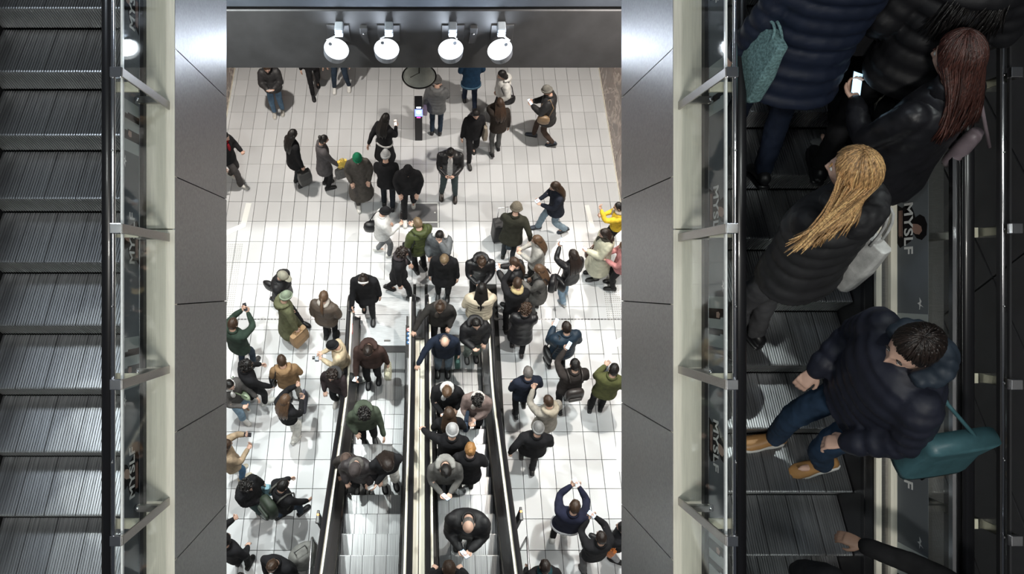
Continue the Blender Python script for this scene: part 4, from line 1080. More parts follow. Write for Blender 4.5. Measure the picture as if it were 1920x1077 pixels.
def shoulderbag(P, side, label, col, kind='leather', w=.28, h_=.22, d=.12, z=.98, name='shoulder_bag', y=0.0, strapcol=None, out=.27, cross=False, box=False):
    sx = -1 if side == 'l' else 1
    c = P['U']((sx * out, y, z)); r = empty(name, c, label, 'bag', rz=-math.radians(P['face']) + (PI / 2))
    m = MB(); rl = []
    for zz, sc in ((-h_ / 2, .75), (-h_ * .4, .95), (0, 1.05), (h_ * .35, .95), (h_ / 2, .7)):
        e_ = .35 if box else 1; s2 = 1 if box else sc
        rl.append([(math.copysign(abs(math.cos(t)) ** e_, math.cos(t)) * w / 2 * s2, math.copysign(abs(math.sin(t)) ** e_, math.sin(t)) * d / 2 * (s2 if not box or zz < 0 else .6), zz) for t in np.linspace(0, 2 * PI, 16, endpoint=False)])
    o = m.rings(rl).build('bag_body', [fabric(col, kind)], None, smooth=True); o.parent = r
    m = MB(); rl = []
    pts = [P['U'](q) for q in (((sx * out), y - .10, z + h_ * .3), (sx * .19, -.13, 1.30), ((-sx if cross else sx) * .13, -.03, 1.475), (sx * .16 if not cross else 0, .13, 1.34), (sx * out, y + .10, z + h_ * .3))]
    o = MB().tube([r.matrix_basis.inverted() @ q for q in pts], .011, 6).build('strap', [fabric(strapcol or col, kind)], None, smooth=True); o.parent = r
    return r
def backpack(P, label, col, kind='denim', w=.30, h_=.42, d=.15, z=1.20, straps=None):
    c = P['U']((0, -.155 - d / 2, z)); r = empty('backpack', c, label, 'backpack')
    M = P['RT'].to_4x4(); M.translation = c; r.matrix_basis = M
    m = MB(); rl = []
    for zz, sc, dd in ((-h_ / 2, .85, .8), (-h_ * .42, 1, 1), (-h_ * .1, 1.0, 1.05), (h_ * .25, .95, .9), (h_ * .43, .78, .7), (h_ / 2, .45, .4)):
        rl.append([(math.copysign(abs(math.cos(t)) ** .6, math.cos(t)) * w / 2 * sc, math.copysign(abs(math.sin(t)) ** .6, math.sin(t)) * d / 2 * dd, zz) for t in np.linspace(0, 2 * PI, 20, endpoint=False)])
    o = m.rings(rl).build('pack_body', [fabric(col, kind)], None, smooth=True); o.parent = r
    o = MB().box((-w * .36, -d * .72, -h_ * .38), (w * .36, -d * .45, -.02)).build('front_pocket', [fabric(col, kind)], None); o.parent = r; b = o.modifiers.new('b', 'BEVEL'); b.width = .02; b.segments = 3
    for sx in (-1, 1):
        pts = [P['U'](q) for q in ((sx * .10, -.16, 1.36), (sx * .115, -.10, 1.465), (sx * .12, .03, 1.475), (sx * .135, .145, 1.36), (sx * .155, .13, 1.18), (sx * .20, -.05, 1.05))]
        inv = r.matrix_basis.inverted(); o = MB().tube([inv @ q for q in pts], .018, 6, ry=.008).build('strap', [fabric(straps or col, kind)], None, smooth=True); o.parent = r
    return r
# ---------------------------------------------------------------- support surfaces
def sup_low(x, y):
    if y < YC - .01 and -1.45 < x < 1.30:
        k = math.floor((YC - .01 - y) / PITCH); return zl(YC - .01 - PITCH * k - PITCH * .5) + .02
    return .016 if (-1.47 < x < 1.33 and y < 8.02) else 0.0
def sup_near(x, y):
    s = -1 if x < 0 else 1
    u = NEARU[s]; yn = .8660254 * u + .5 * D0; z = H + .5 * u - .8660254 * D0
    k = math.floor((y - yn) / RT); return z + RR * k + .001
K = (.012, .012, .014); K2 = (.022, .022, .024); NV = (.014, .022, .045); DK = (.03, .03, .032); GR = (.12, .12, .125); LG = (.42, .42, .42); WH = (.72, .72, .70)
OL = (.045, .055, .028); OLV = (.12, .125, .07); BR = (.055, .035, .028); CAM = (.24, .15, .08); CRM = (.55, .48, .37); TAN = (.33, .25, .17)
JN = (.12, .21, .32); JL = (.22, .32, .42); JD = (.025, .04, .065); WHS = (.75, .75, .73); GRN = (.01, .15, .075); SAGE = (.22, .27, .20); GT = (.10, .12, .12)
J, CO, LO, SH = 'jacket', 'coat', 'long', 'short'
def p(px, py, face, label, **k): return person(px, py, face, label, **k)
GH = 'people walking in the hall'; GQ = 'people queueing at the lower escalators'; GE = 'people on the left lower escalator'; GF = 'people on the right lower escalator'
# --- far end of the hall
q = p(501, 127, 175, 'person in black jacket, blue jeans and pale shoes below the beam at far left', coat=(J, K2, 'puffer'), legs=JN, shoes=(.5, .48, .44), hair=('short', 'brown'), arms='pp', hp=35, group=GH, stride=.04)
phone(q, 'r', 'white phone held by the person in blue jeans below the beam', white=True, lit=False)
p(577, 82, 165, 'person whose black trousers and black trainers alone show under the beam', coat=(J, K, 'wool'), legs=K, shoes=K, group=GH, stride=.2)
p(628, 76, 178, 'person whose dark jeans and white trainers alone show under the beam', coat=(J, NV, 'wool'), legs=JD, shoes=WHS, group=GH, stride=-.06, foot=((-.19, 0, 0), (.17, .05, 0)))
q = p(820, 152, 5, 'person in grey puffer jacket with cap, beside the round dish and black column', coat=(J, (.13, .135, .14), 'puffer'), legs=JD, shoes=DK, hair=('short', 'grey'), hat=('beanie', (.10, .10, .10)), hood=(.15, .155, .16), arms='bp', group=GH)
tote(q, 'l', 'pink and white patterned carrier bag beside the grey puffer jacket at the column', (.62, .50, .66), w=.26, h_=.36, strap=.08, ang=0, dx=(.03, 0, .30))
q = p(886, 96, 355, 'person in navy coat and dark trousers walking away, head hidden by the beam', h=1.80, coat=(CO, (.01, .035, .075), 'wool'), hem=.72, legs=NV, shoes=K, arms='kk', stride=-.20, group=GH, belt=((.06, .12, .18), .74), sw=1.05)
q = p(941, 140, 250, 'woman in short white puffer jacket with long black hair under the beam', h=1.66, coat=(SH, (.62, .62, .60), 'puffer'), legs=K, hair=('long', 'black'), hood=(.6, .6, .58), arms='kd', group=GH)
shoulderbag(q, 'l', 'black shoulder bag worn behind the woman in the white puffer jacket', K, y=-.05)
q = p(937, 193, 350, 'woman with long brown hair in dark fur jacket and grey jeans', h=1.66, coat=(J, (.035, .028, .024), 'fur'), hem=.84, legs=(.11, .11, .11), shoes=K, hair=('long', 'brown'), arms='hd', stride=.10, group=GH)
q = p(892, 214, 170, 'woman with long black hair in black coat carrying a beige scarf', h=1.70, coat=(CO, K, 'wool'), hem=.78, legs=K, hair=('long', 'black'), arms='dd', stride=.22, group=GH)
tote(q, 'l', 'beige cloth bag hanging beside the woman with long black hair', (.30, .26, .21), w=.22, h_=.42, d=.10, strap=.02, dx=(0, 0, .40))
q = p(1026, 170, 285, 'man in black puffer coat and grey beanie striding left with a phone', h=1.78, coat=(CO, K2, 'puffer'), hem=.72, legs=(.06, .04, .032), shoes=(.04, .05, .07), hair=('short', 'dark'), hat=('beanie', (.16, .155, .14)), arms='pp', stride=.24, hp=25, group=GH)
phone(q, 'l', 'white phone held out by the man in the grey beanie', white=True)
shoulderbag(q, 'l', 'tan leather bag on the left hip of the man in the grey beanie', (.25, .17, .10), z=.98, y=.06, out=.25)
q = p(723, 222, 35, 'woman with long black hair in long black coat with pale belt, left of the column', h=1.70, coat=(LO, K, 'wool'), hem=.42, legs=K, hair=('long', 'black'), arms='sp', group=GH, belt=((.45, .45, .45), .92))
phone(q, 'r', 'black phone held out by the woman in the belted long coat', lit=False)
q = p(549, 252, 55, 'woman with very long black hair in black coat, looking right', h=1.74, coat=(CO, K, 'wool'), hem=.72, legs=(.025, .03, .035), shoes=DK, hair=('long', 'black'), arms='dd', group=GH, lw=1.25)
tote(q, 'r', 'black bag with white pattern hanging low beside the long haired woman', (.04, .04, .04), w=.30, h_=.40, d=.16, kind='leather', strap=.10, col2=K)
q = p(607, 262, 70, 'woman with black hair bun in long grey wool coat', h=1.68, coat=(CO, (.085, .08, .085), 'wool'), hem=.62, legs=K, shoes=K, hair=('bun', 'black'), arms='df', group=GH)
tote(q, 'r', 'yellow shopping bag between the grey coat and the green beanie', (.75, .55, .12), w=.22, h_=.26, strap=.05, dx=(.03, .0, .25))
tote(q, 'r', 'black and white patterned bag below the yellow bag', (.16, .16, .16), w=.26, h_=.30, strap=.06, dx=(-.02, -.06, .06), name='shopping_bag', kind='fur')
q = p(670, 297, 172, 'person in green beanie and long grey brown coat walking forward in white trainers', h=1.76, coat=(LO, (.075, .068, .062), 'wool'), hem=.30, legs=(.07, .063, .06), shoes=WHS, hair=('short', 'dark'), hat=('beanie', GRN), arms='kk', stride=.16, group=GH, hp=25)
q = p(723, 292, 2, 'person in pale grey beanie and black jacket seen from behind', h=1.78, coat=(J, K, 'wool'), legs=(.012, .016, .022), shoes=K, hair=('short', 'dark'), hat=('beanie', (.38, .39, .40)), arms='cc', stride=-.08, group=GH, sw=1.08)
q = p(765, 320, 178, 'man in black beanie and black jacket looking down, walking over the hatch', h=1.80, coat=(J, K, 'wool'), legs=K, shoes=WHS, hair=('short', 'black'), hat=('beanie', K), arms='kk', stride=.24, hp=32, group=GH, sw=1.12)
q = p(845, 287, 182, 'man with short black hair in open black jacket over white shirt', h=1.82, coat=(J, K2, 'leather'), legs=(.05, .07, .075), shoes=(.03, .024, .022), hair=('short', 'black'), arms='pp', shirt=(.62, .62, .62), hp=42, group=GH, sw=1.15, foot=((-.14, .03, 0), (.15, -.02, 0)))
phone(q, 'r', 'small phone in the hands of the man in the white shirt', lit=False, scale=.8)
q = p(421, 256, 110, 'person with red scarf over black coat at the left edge of the hall', coat=(J, K, 'wool'), legs=(.07, .065, .065), shoes=(.6, .58, .55), hair=('long', 'black'), scarf=(.25, .01, .02), arms='pd', stride=.18, group=GH, lw=1.3)
q = p(1041, 350, 262, 'woman with long brown hair in navy coat and blue jeans striding left', h=1.74, coat=(CO, (.018, .022, .035), 'wool'), hem=.74, legs=(.20, .27, .33), shoes=(.05, .06, .08), hair=('long', 'brown'), arms='pp', stride=.28, hp=20, group=GH, lw=1.3, lean=7)
phone(q, 'r', 'phone held up by the woman in navy coat and blue jeans', white=True)
q = p(968, 391, 12, 'person in brown fur hat and dark olive coat pulling a black suitcase', h=1.76, coat=(CO, (.030, .030, .022), 'wool'), hem=.66, legs=(.03, .035, .04), hair=('short', 'grey'), hat=('furhat', (.13, .115, .09)), arms='fx', group=GQ, sw=1.12)
sc_ = atz(938, 447, 0)
r = empty('suitcase', (sc_.x, sc_.y, 0), 'black upright suitcase with long handle left of the fur hat person', 'suitcase', rz=.15)
MB().box((-.20, -.14, .05), (.20, .14, .62)).build('suitcase_body', fabric(K2, 'puffer'), None, bevel=.03).parent = r
MB().tube([(-.10, .10, .6), (-.10, .10, 1.0), (.10, .10, 1.0), (.10, .10, .6)], .010, 8).build('pull_handle', MT['steel_l'], None).parent = r
for x_, y_ in ((-.16, -.1), (.16, -.1), (-.16, .1), (.16, .1)): MB().tube([(x_ - .012, y_, .028), (x_ + .012, y_, .028)], .026, 12).build('wheel', MT['black'], None).parent = r
tote(q, 'l', 'slate blue shopping bag behind the person in the fur hat', (.055, .075, .095), w=.44, h_=.40, d=.12, strap=.10, dx=(.16, -.34, .10))
q = p(722, 397, 80, 'person in white puffer jacket with black bucket hat, walking right', h=1.66, coat=(J, (.6, .6, .6), 'puffer'), legs=(.16, .17, .18), shoes=WHS, hair=('short', 'black'), hat=('beanie', K), arms='kp', stride=.12, group=GQ)
shoulderbag(q, 'l', 'black bag on the hip of the person in white puffer jacket', K, w=.34, h_=.26, d=.18, out=.10, y=-.20)
q = p(783, 418, 330, 'person with blond hair in shiny olive green puffer jacket', h=1.76, coat=(J, (.055, .07, .022), 'puffer'), legs=K, hair=('short', 'dblond'), hood=(.055, .07, .022), arms='kp', group=GQ, sw=1.1)
shoulderbag(q, 'l', 'black bag with white lettering beside the shiny olive puffer jacket', K, w=.34, h_=.36, z=.95, out=.30)
q = p(824, 442, 190, 'person with black hair in grey jacket and white hood', h=1.72, coat=(J, (.11, .12, .13), 'puffer'), legs=K, shoes=K, hair=('short', 'black'), hood=(.62, .63, .63), arms='hk', hp=25, group=GQ)
q = p(1007, 450, 275, 'woman with long grey brown hair in pale grey jacket', h=1.68, coat=(CO, (.36, .35, .33), 'wool'), hem=.7, legs=(.02, .02, .02), hair=('long', 'lbrown'), arms='pp', group=GQ)
q = p(1160, 388, 280, 'woman in yellow sweater with black hair at the right edge of the hall', h=1.62, coat=(SH, (.65, .45, .04), 'knit'), legs=K, hair=('bun', 'black'), scarf=(.55, .50, .42), arms='up', group=GH)
q = p(1134, 438, 262, 'woman with dark brown hair in long cream and sage coat', h=1.76, coat=(LO, (.50, .49, .38), 'puffer'), hem=.36, legs=(.2, .2, .17), hair=('long', 'dark'), arms='pd', group=GH, scarf=(.06, .055, .045))
phone(q, 'l', 'phone held by the woman in the long cream coat', white=True)
tote(q, 'r', 'brown bag hanging beside the long cream coat', (.10, .05, .035), w=.30, h_=.26, strap=.12, kind='leather')
p(1170, 462, 275, 'person in pink top and spotted dark skirt at the right edge of the hall', h=1.64, coat=(CO, (.45, .20, .20), 'knit'), hem=.8, legs=K, hair=('long', 'lbrown'), arms='pp', group=GH)
# --- crowd at the landing
q = p(755, 474, 95, 'man with curly dark hair in black coat and dark scarf stepping off the landing', h=1.78, coat=(CO, K, 'wool'), hem=.74, legs=K, shoes=K2, hair=('curly', 'dark'), scarf=(.06, .05, .055), arms='kd', stride=.24, group=GQ, sup=sup_low)
q = p(833, 487, 186, 'person with blond hair in long black coat facing forward at the landing', h=1.78, coat=(CO, K, 'wool'), hem=.60, legs=K, shoes=K2, hair=('short', 'dblond'), arms='dd', group=GQ, sup=sup_low, sw=1.08, hp=40)
q = p(903, 492, 178, 'woman with brown hair bun in shiny black leather puffer jacket', h=1.76, coat=(J, K, 'leather'), legs=K, hair=('bun', 'brown'), hood=K, arms='pp', group=GQ, sw=1.25, hp=38, lean=8)
q = p(964, 492, 300, 'woman with brown hair in black jacket holding a white phone', h=1.70, coat=(J, K, 'puffer'), legs=(.08, .08, .085), hair=('pony', 'brown'), arms='pp', group=GQ)
phone(q, 'l', 'white phone held by the brown haired woman left of the grey coat', white=True)
q = p(1011, 505, 285, 'woman with light brown hair in grey wool coat', h=1.72, coat=(CO, (.12, .115, .11), 'wool'), hem=.60, legs=(.1, .1, .1), hair=('long', 'lbrown'), arms='pk', group=GQ)
backpack(q, 'black backpack worn over the grey wool coat', K, 'leather', w=.28, h_=.36)
q = p(1075, 478, 330, 'woman with very long dark hair in black jacket holding up a phone', h=1.70, coat=(J, K, 'leather'), legs=JL, shoes=(.35, .42, .5), hair=('long', 'dark'), arms='ud', stride=.10, group=GH, lw=1.25)
phone(q, 'l', 'blue lit phone held up by the woman with very long dark hair')
shoulderbag(q, 'l', 'large black leather bag on the shoulder of the very long haired woman', K, w=.38, h_=.28, z=.90)
q = p(970, 531, 355, 'man with short brown hair in black jacket with yellow fleece collar', h=1.76, coat=(J, K, 'wool'), legs=K, hair=('short', 'brown'), scarf=(.42, .34, .18), arms='uc', stride=.08, group=GQ)
q = p(986, 578, 5, 'person with frizzy brown hair in black coat at the right of the escalator', h=1.72, coat=(CO, K, 'leather'), hem=.62, legs=K, shoes=(.03, .025, .025), hair=('curly', 'brown'), arms='cc', stride=-.12, group=GQ, sw=1.1)
q = p(903, 541, 2, 'woman with long black hair in cream puffer jacket seen from behind', h=1.74, coat=(J, CRM, 'puffer'), legs=(.35, .33, .28), hair=('long', 'black'), arms='kp', group=GQ, sw=1.2, sup=sup_low)
phone(q, 'r', 'black phone held by the woman in the cream puffer jacket', lit=False)
q = p(825, 577, 182, 'person in dark grey jacket with hand on the rail, behind the bald man', h=1.76, coat=(J, (.03, .028, .027), 'wool'), legs=K, hair=('bun', 'brown'), arms='kr', group=GF, sup=sup_low, sw=1.12, hp=38, scarf=(.07, .06, .055))
q = p(893, 607, 172, 'person in black puffer hood and grey green trousers right of the bald man', h=1.72, coat=(J, K, 'puffer'), legs=(.16, .19, .17), shoes=DK, hair=('short', 'black'), hood=K, arms='kp', group=GF, sup=sup_low, sw=1.08, lw=1.3)
q = p(834, 640, 180, 'bald man in navy jacket with one hand on the handrail', h=1.80, coat=(J, (.012, .018, .034), 'wool'), legs=(.09, .12, .15), shoes=K, hair=('bald', 'grey'), arms='dr', group=GF, sup=sup_low, sw=1.12, hp=38, lean=6)
tote(q, 'l', 'dark green carrier bag held by the bald man', (.045, .095, .085), w=.26, h_=.30, strap=.06)
# --- left side
q = p(530, 518, 115, 'man in grey cap and black puffer coat striding right in black shoes', h=1.78, coat=(J, K, 'puffer'), legs=K, shoes=K, hair=('short', 'grey'), hat=('cap', (.27, .26, .21)), arms='sf', stride=.38, group=GH, lean=8)
shoulderbag(q, 'r', 'black bag on the back of the man in the grey cap', K, z=1.2, y=-.16, out=.12, w=.3, h_=.26)
q = p(536, 556, 60, 'person in sage green beanie and long olive coat', h=1.76, coat=(LO, OLV, 'wool'), hem=.34, legs=(.06, .06, .05), shoes=(.07, .2, .3), hair=('short', 'dark'), hat=('beanie', SAGE), hood=OLV, arms='db', stride=.06, group=GH)
KR = plain('kraft_paper', (.34, .22, .12), .8, var=.08, vscale=30)
tote(q, 'r', 'large brown paper carrier bag held by the person in the sage beanie', (.34, .22, .12), w=.38, h_=.42, d=.16, strap=.05, mat=KR, rz=20, name='paper_bag')
q = p(607, 556, 15, 'woman with brown ponytail in brown bomber jacket beside the escalator handrail', h=1.68, coat=(J, (.085, .065, .052), 'puffer'), legs=K, hair=('pony', 'lbrown'), scarf=(.4, .37, .34), arms='bk', group=GH, sw=1.1)
tote(q, 'l', 'smaller brown paper bag held by the woman with the ponytail', (.34, .22, .12), w=.30, h_=.34, d=.13, strap=.05, mat=KR, name='paper_bag', dx=(.12, .1, 0))
q = p(681, 525, 180, 'woman with white headband in black coat stepping onto the left escalator', h=1.76, coat=(CO, K, 'wool'), hem=.64, legs=K, shoes=K, hair=('bun', 'dark'), headband=(.7, .7, .7), arms='df', stride=-.14, hp=40, group=GE, sup=sup_low, sw=1.1)
phone(q, 'r', 'dark phone held low by the woman with the white headband', lit=False)
q = p(437, 607, 25, 'man with brown hair in dark green jacket taking a picture', h=1.78, coat=(J, (.028, .045, .034), 'wool'), legs=JD, shoes=DK, hair=('short', 'brown'), arms='uu', stride=.06, group=GH, sw=1.12)
phone(q, 'r', 'phone raised by the man in the dark green jacket', lit=False)
q = p(463, 685, 60, 'person with black hair in black jacket behind the green jacket man', h=1.76, coat=(J, K, 'wool'), legs=K, shoes=WHS, hair=('curly', 'black'), arms='ff', stride=.10, group=GH, sw=1.08)
q = p(528, 676, 350, 'woman with brown hair in camel shawl jacket', h=1.68, coat=(J, CAM, 'wool'), legs=(.25, .24, .22), hair=('short', 'brown'), hood=CAM, arms='kk', group=GH, sw=1.1)
shoulderbag(q, 'l', 'small black bag hanging at the left of the camel jacket', K, w=.2, h_=.3, z=1.0)
q = p(624, 648, 268, 'person in black beanie and cream jacket holding a camera by the handrail', h=1.66, coat=(J, (.52, .43, .30), 'wool'), legs=(.17, .175, .18), shoes=WHS, hair=('short', 'black'), hat=('beanie', K), arms='pp', stride=.30, group=GH, lw=1.3, hp=25)
tt = q['hands'][0].translation
r = empty('camera', tt + Vector((-.10, .03, .0)), 'small silver camera held by the person in cream jacket', 'camera')
MB().box((-.035, -.065, -.04), (.035, .065, .04)).build('camera_body', MT['marker'], None, bevel=.008).parent = r
MB().tube([(-.035, 0, 0), (-.085, 0, 0)], .03, 16).build('lens', MT['black'], None).parent = r
q = p(622, 704, 195, 'person with curly dark grey hair, pink sleeve and black clothes by the handrail', h=1.64, coat=(J, (.03, .022, .024), 'wool'), legs=K, shoes=(.4, .38, .36), hair=('curly', 'dark'), arms='fk', group=GH, hood=(.05, .05, .052))
q = p(535, 750, 35, 'woman with long light brown hair in black jacket and white trousers', h=1.70, coat=(J, K, 'wool'), hem=.86, legs=(.72, .71, .67), shoes=(.7, .69, .66), hair=('long', 'lbrown'), arms='up', stride=-.10, group=GH, lw=1.35)
tote(q, 'r', 'slate grey tote bag hanging behind the woman in white trousers', (.07, .07, .09), w=.36, h_=.38, d=.08, strap=.10, rz=30)
q = p(430, 722, 130, 'person in grey jacket with white scarf, green bag and light blue jeans', h=1.72, coat=(J, (.085, .08, .078), 'wool'), legs=JL, shoes=WHS, hair=('short', 'black'), scarf=(.66, .66, .66), arms='fp', stride=.08, group=GH, lw=1.3)
shoulderbag(q, 'l', 'small pale green bag across the grey jacket at the left edge', (.24, .30, .20), w=.28, h_=.12, z=1.0, y=.16, out=.12, cross=True)
q = p(424, 835, 60, 'person with brown hair in camel coat with phone at the left edge', h=1.70, coat=(CO, TAN, 'wool'), hem=.74, legs=(.05, .12, .22), shoes=(.5, .45, .36), hair=('long', 'brown'), arms='up', group=GH)
phone(q, 'l', 'dark phone raised by the camel coat person at the left edge', lit=False)
q = p(462, 912, 120, 'person with curly black hair in black fur jacket, lower left', h=1.72, coat=(J, K, 'fur'), legs=(.05, .08, .08), shoes=(.3, .35, .34), hair=('curly', 'black'), arms='dc', stride=.08, group=GH)
tote(q, 'l', 'pale blue shopping bag behind the black fur jacket', (.22, .38, .45), w=.34, h_=.40, d=.14, strap=.08, rz=30, dx=(-.05, -.03, .1))
q = p(531, 910, 48, 'person with short black hair in black jacket carrying a large green backpack', h=1.76, coat=(J, K, 'wool'), legs=JD, shoes=K, hair=('short', 'black'), arms='ff', stride=.16, group=GH, sw=1.05, lean=8)
backpack(q, 'large dark green backpack with pale trim', (.022, .032, .022), 'puffer', w=.36, h_=.46, d=.20, straps=(.06, .06, .055))
q = p(510, 1062, 200, 'person with brown hair in black coat at the bottom edge, left of the escalators', h=1.74, coat=(J, K, 'wool'), legs=K, hair=('short', 'brown'), arms='kk', group=GH, sw=1.15)
b_ = atz(560, 1028, 1.15)
r = empty('holdall', (b_.x, b_.y, 0.0), 'grey holdall with black side on a wheeled frame, bottom left', 'luggage', rz=.6)
MB().rings([[(math.cos(t) * w_, math.sin(t) * d_, z_) for t in np.linspace(0, 2 * PI, 16, endpoint=False)] for z_, w_, d_ in ((.08, .2, .12), (.12, .26, .16), (.5, .28, .17), (.78, .25, .15), (.84, .18, .1))]).build('holdall_body', fabric((.22, .22, .21), 'denim'), None, smooth=True).parent = r
MB().tube([(-.1, 0, .8), (-.1, 0, 1.05), (.1, 0, 1.05), (.1, 0, .8)], .012, 8).build('handle', MT['black'], None).parent = r
for x_ in (-.15, .15): MB().tube([(x_ - .015, 0, .045), (x_ + .015, 0, .045)], .045, 12).build('wheel', MT['black'], None).parent = r
q = p(423, 1012, 20, 'person in black with pale glove cut off by the left edge, lower left', h=1.72, coat=(J, K, 'wool'), legs=K, hair=('short', 'black'), arms='uk', group=GH)
q = p(452, 1086, 350, 'person with black hair just entering at the bottom left corner', h=1.66, coat=(J, K2, 'wool'), legs=K, hair=('short', 'black'), arms='dd', group=GH)
# --- left lower escalator
q = p(690, 658, 180, 'man in brown jacket on the left escalator with phone and cream bag', h=1.80, coat=(J, (.050, .030, .026), 'wool'), legs=K, shoes=K, hair=('short', 'dark'), hood=(.045, .027, .024), arms='bf', group=GE, sup=sup_low, sw=1.15, hp=45, stride=.05)
phone(q, 'r', 'white lit phone held by the man in the brown jacket', white=True)
tote(q, 'l', 'cream speckled handbag held by the man in the brown jacket', (.50, .49, .38), w=.34, h_=.24, d=.12, strap=.12, kind='fur', col2=(.5, .49, .4))
q = p(683, 778, 168, 'person with black hair in green jacket on the left escalator', h=1.76, coat=(J, (.06, .075, .055), 'wool'), legs=K, shoes=K, hair=('curly', 'black'), arms='fk', group=GE, sup=sup_low, sw=1.12, hp=45, hood=(.06, .075, .055))
q = p(666, 880, 185, 'person in dark jacket and dark beanie low on the left escalator', h=1.62, coat=(J, (.035, .03, .032), 'puffer'), legs=K, hair=('short', 'dark'), hat=('beanie', (.06, .05, .05)), arms='kk', group=GE, sup=sup_low, hp=45, scarf=(.10, .095, .09))
q = p(727, 872, 165, 'woman with long dark hair, black jacket and white trousers on the left escalator', h=1.74, coat=(SH, K, 'wool'), legs=(.62, .61, .57), shoes=K, hair=('long', 'dark'), arms='fk', group=GE, sup=sup_low, sw=1.1, hp=40, lw=1.25, armtgt=((.38, .34, .95), None), lean=8)
phone(q, 'l', 'thin white phone in the outstretched hand on the left escalator', white=True, lit=False)
p(649, 862, 180, 'small person in brown knitted beanie pressed against the left escalator handrail', h=1.50, coat=(J, (.04, .035, .033), 'wool'), legs=K, hair=('short', 'brown'), hat=('beanie', (.085, .06, .05)), arms='kk', group=GE, sup=sup_low, sw=.85)
# --- right lower escalator
q = p(838, 735, 183, 'man with short grey brown hair in black coat looking at his phone', h=1.76, coat=(J, K, 'wool'), legs=K, hair=('short', 'lbrown'), arms='kp', group=GF, sup=sup_low, sw=1.12, hp=45, scarf=(.5, .5, .5))
phone(q, 'r', 'white phone of the grey brown haired man on the escalator', white=True)
q = p(842, 775, 358, 'woman with long dark brown hair seen from behind on the right escalator', h=1.66, coat=(J, K, 'wool'), legs=(.4, .4, .4), hair=('long', 'brown'), arms='kk', group=GF, sup=sup_low)
q = p(895, 752, 190, 'woman with thick black hair in brown pink coat and white scarf', h=1.72, coat=(CO, (.20, .15, .14), 'wool'), hem=.70, legs=K, hair=('curly', 'black'), arms='cp', group=GF, sup=sup_low, sw=1.1, hp=40, scarf=(.5, .47, .45))
tote(q, 'l', 'navy bag with white pattern held in front of the brown pink coat', (.035, .05, .08), w=.30, h_=.32, d=.08, strap=.06, kind='fur', dx=(-.10, -.02, .26))
q = p(848, 808, 2, 'person in pale grey beanie and black coat on the right escalator', h=1.74, coat=(J, K, 'wool'), legs=K, hair=('short', 'dark'), hat=('beanie', (.36, .36, .37)), arms='rk', group=GF, sup=sup_low, sw=1.12)
q = p(882, 842, 3, 'woman with golden blond hair bun in long black coat', h=1.70, coat=(CO, K, 'wool'), hem=.6, legs=K, hair=('bun', 'ginger'), arms='kk', group=GF, sup=sup_low, sw=1.05)
q = p(836, 884, 178, 'person with black hair in coat with wide grey hood, phone in hands', h=1.72, coat=(J, (.10, .098, .095), 'wool'), legs=K, hair=('short', 'black'), hood=(.24, .24, .23), arms='pp', group=GF, sup=sup_low, sw=1.15, hp=45)
phone(q, 'r', 'bright phone of the person in the wide grey hood')
q = p(878, 985, 186, 'balding man in bulky black coat looking at his phone', h=1.80, coat=(J, K, 'puffer'), legs=(.06, .06, .062), hair=('bald', 'grey'), arms='pp', group=GF, sup=sup_low, sw=1.25, hp=40)
phone(q, 'r', 'pale blue lit phone of the balding man in the bulky coat')
q = p(842, 1066, 0, 'person with brown hair in black coat at the bottom of the right escalator', h=1.74, coat=(J, K, 'wool'), legs=K, hair=('short', 'brown'), arms='kk', group=GF, sup=sup_low, sw=1.1, hood=K)
# --- right side of the hall
q = p(990, 698, 352, 'man with grey hair in navy jacket right of the escalator', h=1.74, coat=(J, (.014, .018, .032), 'wool'), legs=K, shoes=K, hair=('short', 'grey'), arms='kk', stride=.10, group=GH, sw=1.12)
q = p(1062, 614, 345, 'person with dark hair in navy puffer jacket holding up a white phone', h=1.78, coat=(J, (.012, .026, .045), 'puffer'), legs=K, shoes=K, hair=('short', 'dark'), arms='pk', stride=-.12, group=GH, sw=1.15)
phone(q, 'l', 'white phone held up by the person in the navy puffer jacket', white=True)
shoulderbag(q, 'l', 'black shoulder bag below the navy puffer jacket', K, w=.36, h_=.24, z=.84)
q = p(1078, 684, 350, 'man with black hair in dark brown jacket holding up a phone', h=1.78, coat=(J, (.030, .025, .024), 'wool'), legs=K, shoes=K, hair=('short', 'black'), arms='uk', stride=.14, group=GH, sw=1.15)
phone(q, 'l', 'blue lit phone held up by the man in dark brown jacket')
backpack(q, 'dark brown rucksack low on the back of the dark brown jacket', (.03, .025, .024), 'leather', w=.34, h_=.30, z=1.05)
q = p(1151, 693, 10, 'man with black hair in olive green jacket at the right edge', h=1.78, coat=(J, (.085, .09, .035), 'wool'), legs=K, shoes=K, hair=('short', 'black'), arms='pk', stride=.03, group=GH, sw=1.12)
tote(q, 'l', 'slate grey flat bag behind the legs of the olive jacket man', (.10, .11, .13), w=.30, h_=.40, d=.05, strap=.08, dx=(-.02, -.1, 0))
q = p(1028, 752, 330, 'woman with brown hair in pale grey hooded coat raising one arm', h=1.72, coat=(CO, (.27, .25, .22), 'wool'), hem=.66, legs=K, shoes=K, hair=('short', 'brown'), hood=(.33, .29, .23), arms='uk', stride=.12, group=GH, sw=1.12)
q = p(1009, 804, 5, 'man in grey beanie and black jacket walking away', h=1.78, coat=(J, K, 'wool'), legs=(.03, .03, .032), shoes=(.04, .038, .036), hair=('short', 'dark'), hat=('beanie', (.19, .19, .19)), arms='xk', stride=-.14, group=GH, sw=1.22)
q = p(1078, 950, 10, 'man with dark hair in navy jacket photographing with a bright phone', h=1.80, coat=(J, (.014, .016, .035), 'wool'), legs=K, shoes=WHS, hair=('short', 'brown'), arms='uu', stride=.06, group=GH, sw=1.18, belt=((.55, .55, .58), .83))
phone(q, 'r', 'bright phone held above his head by the navy jacket man', white=True)
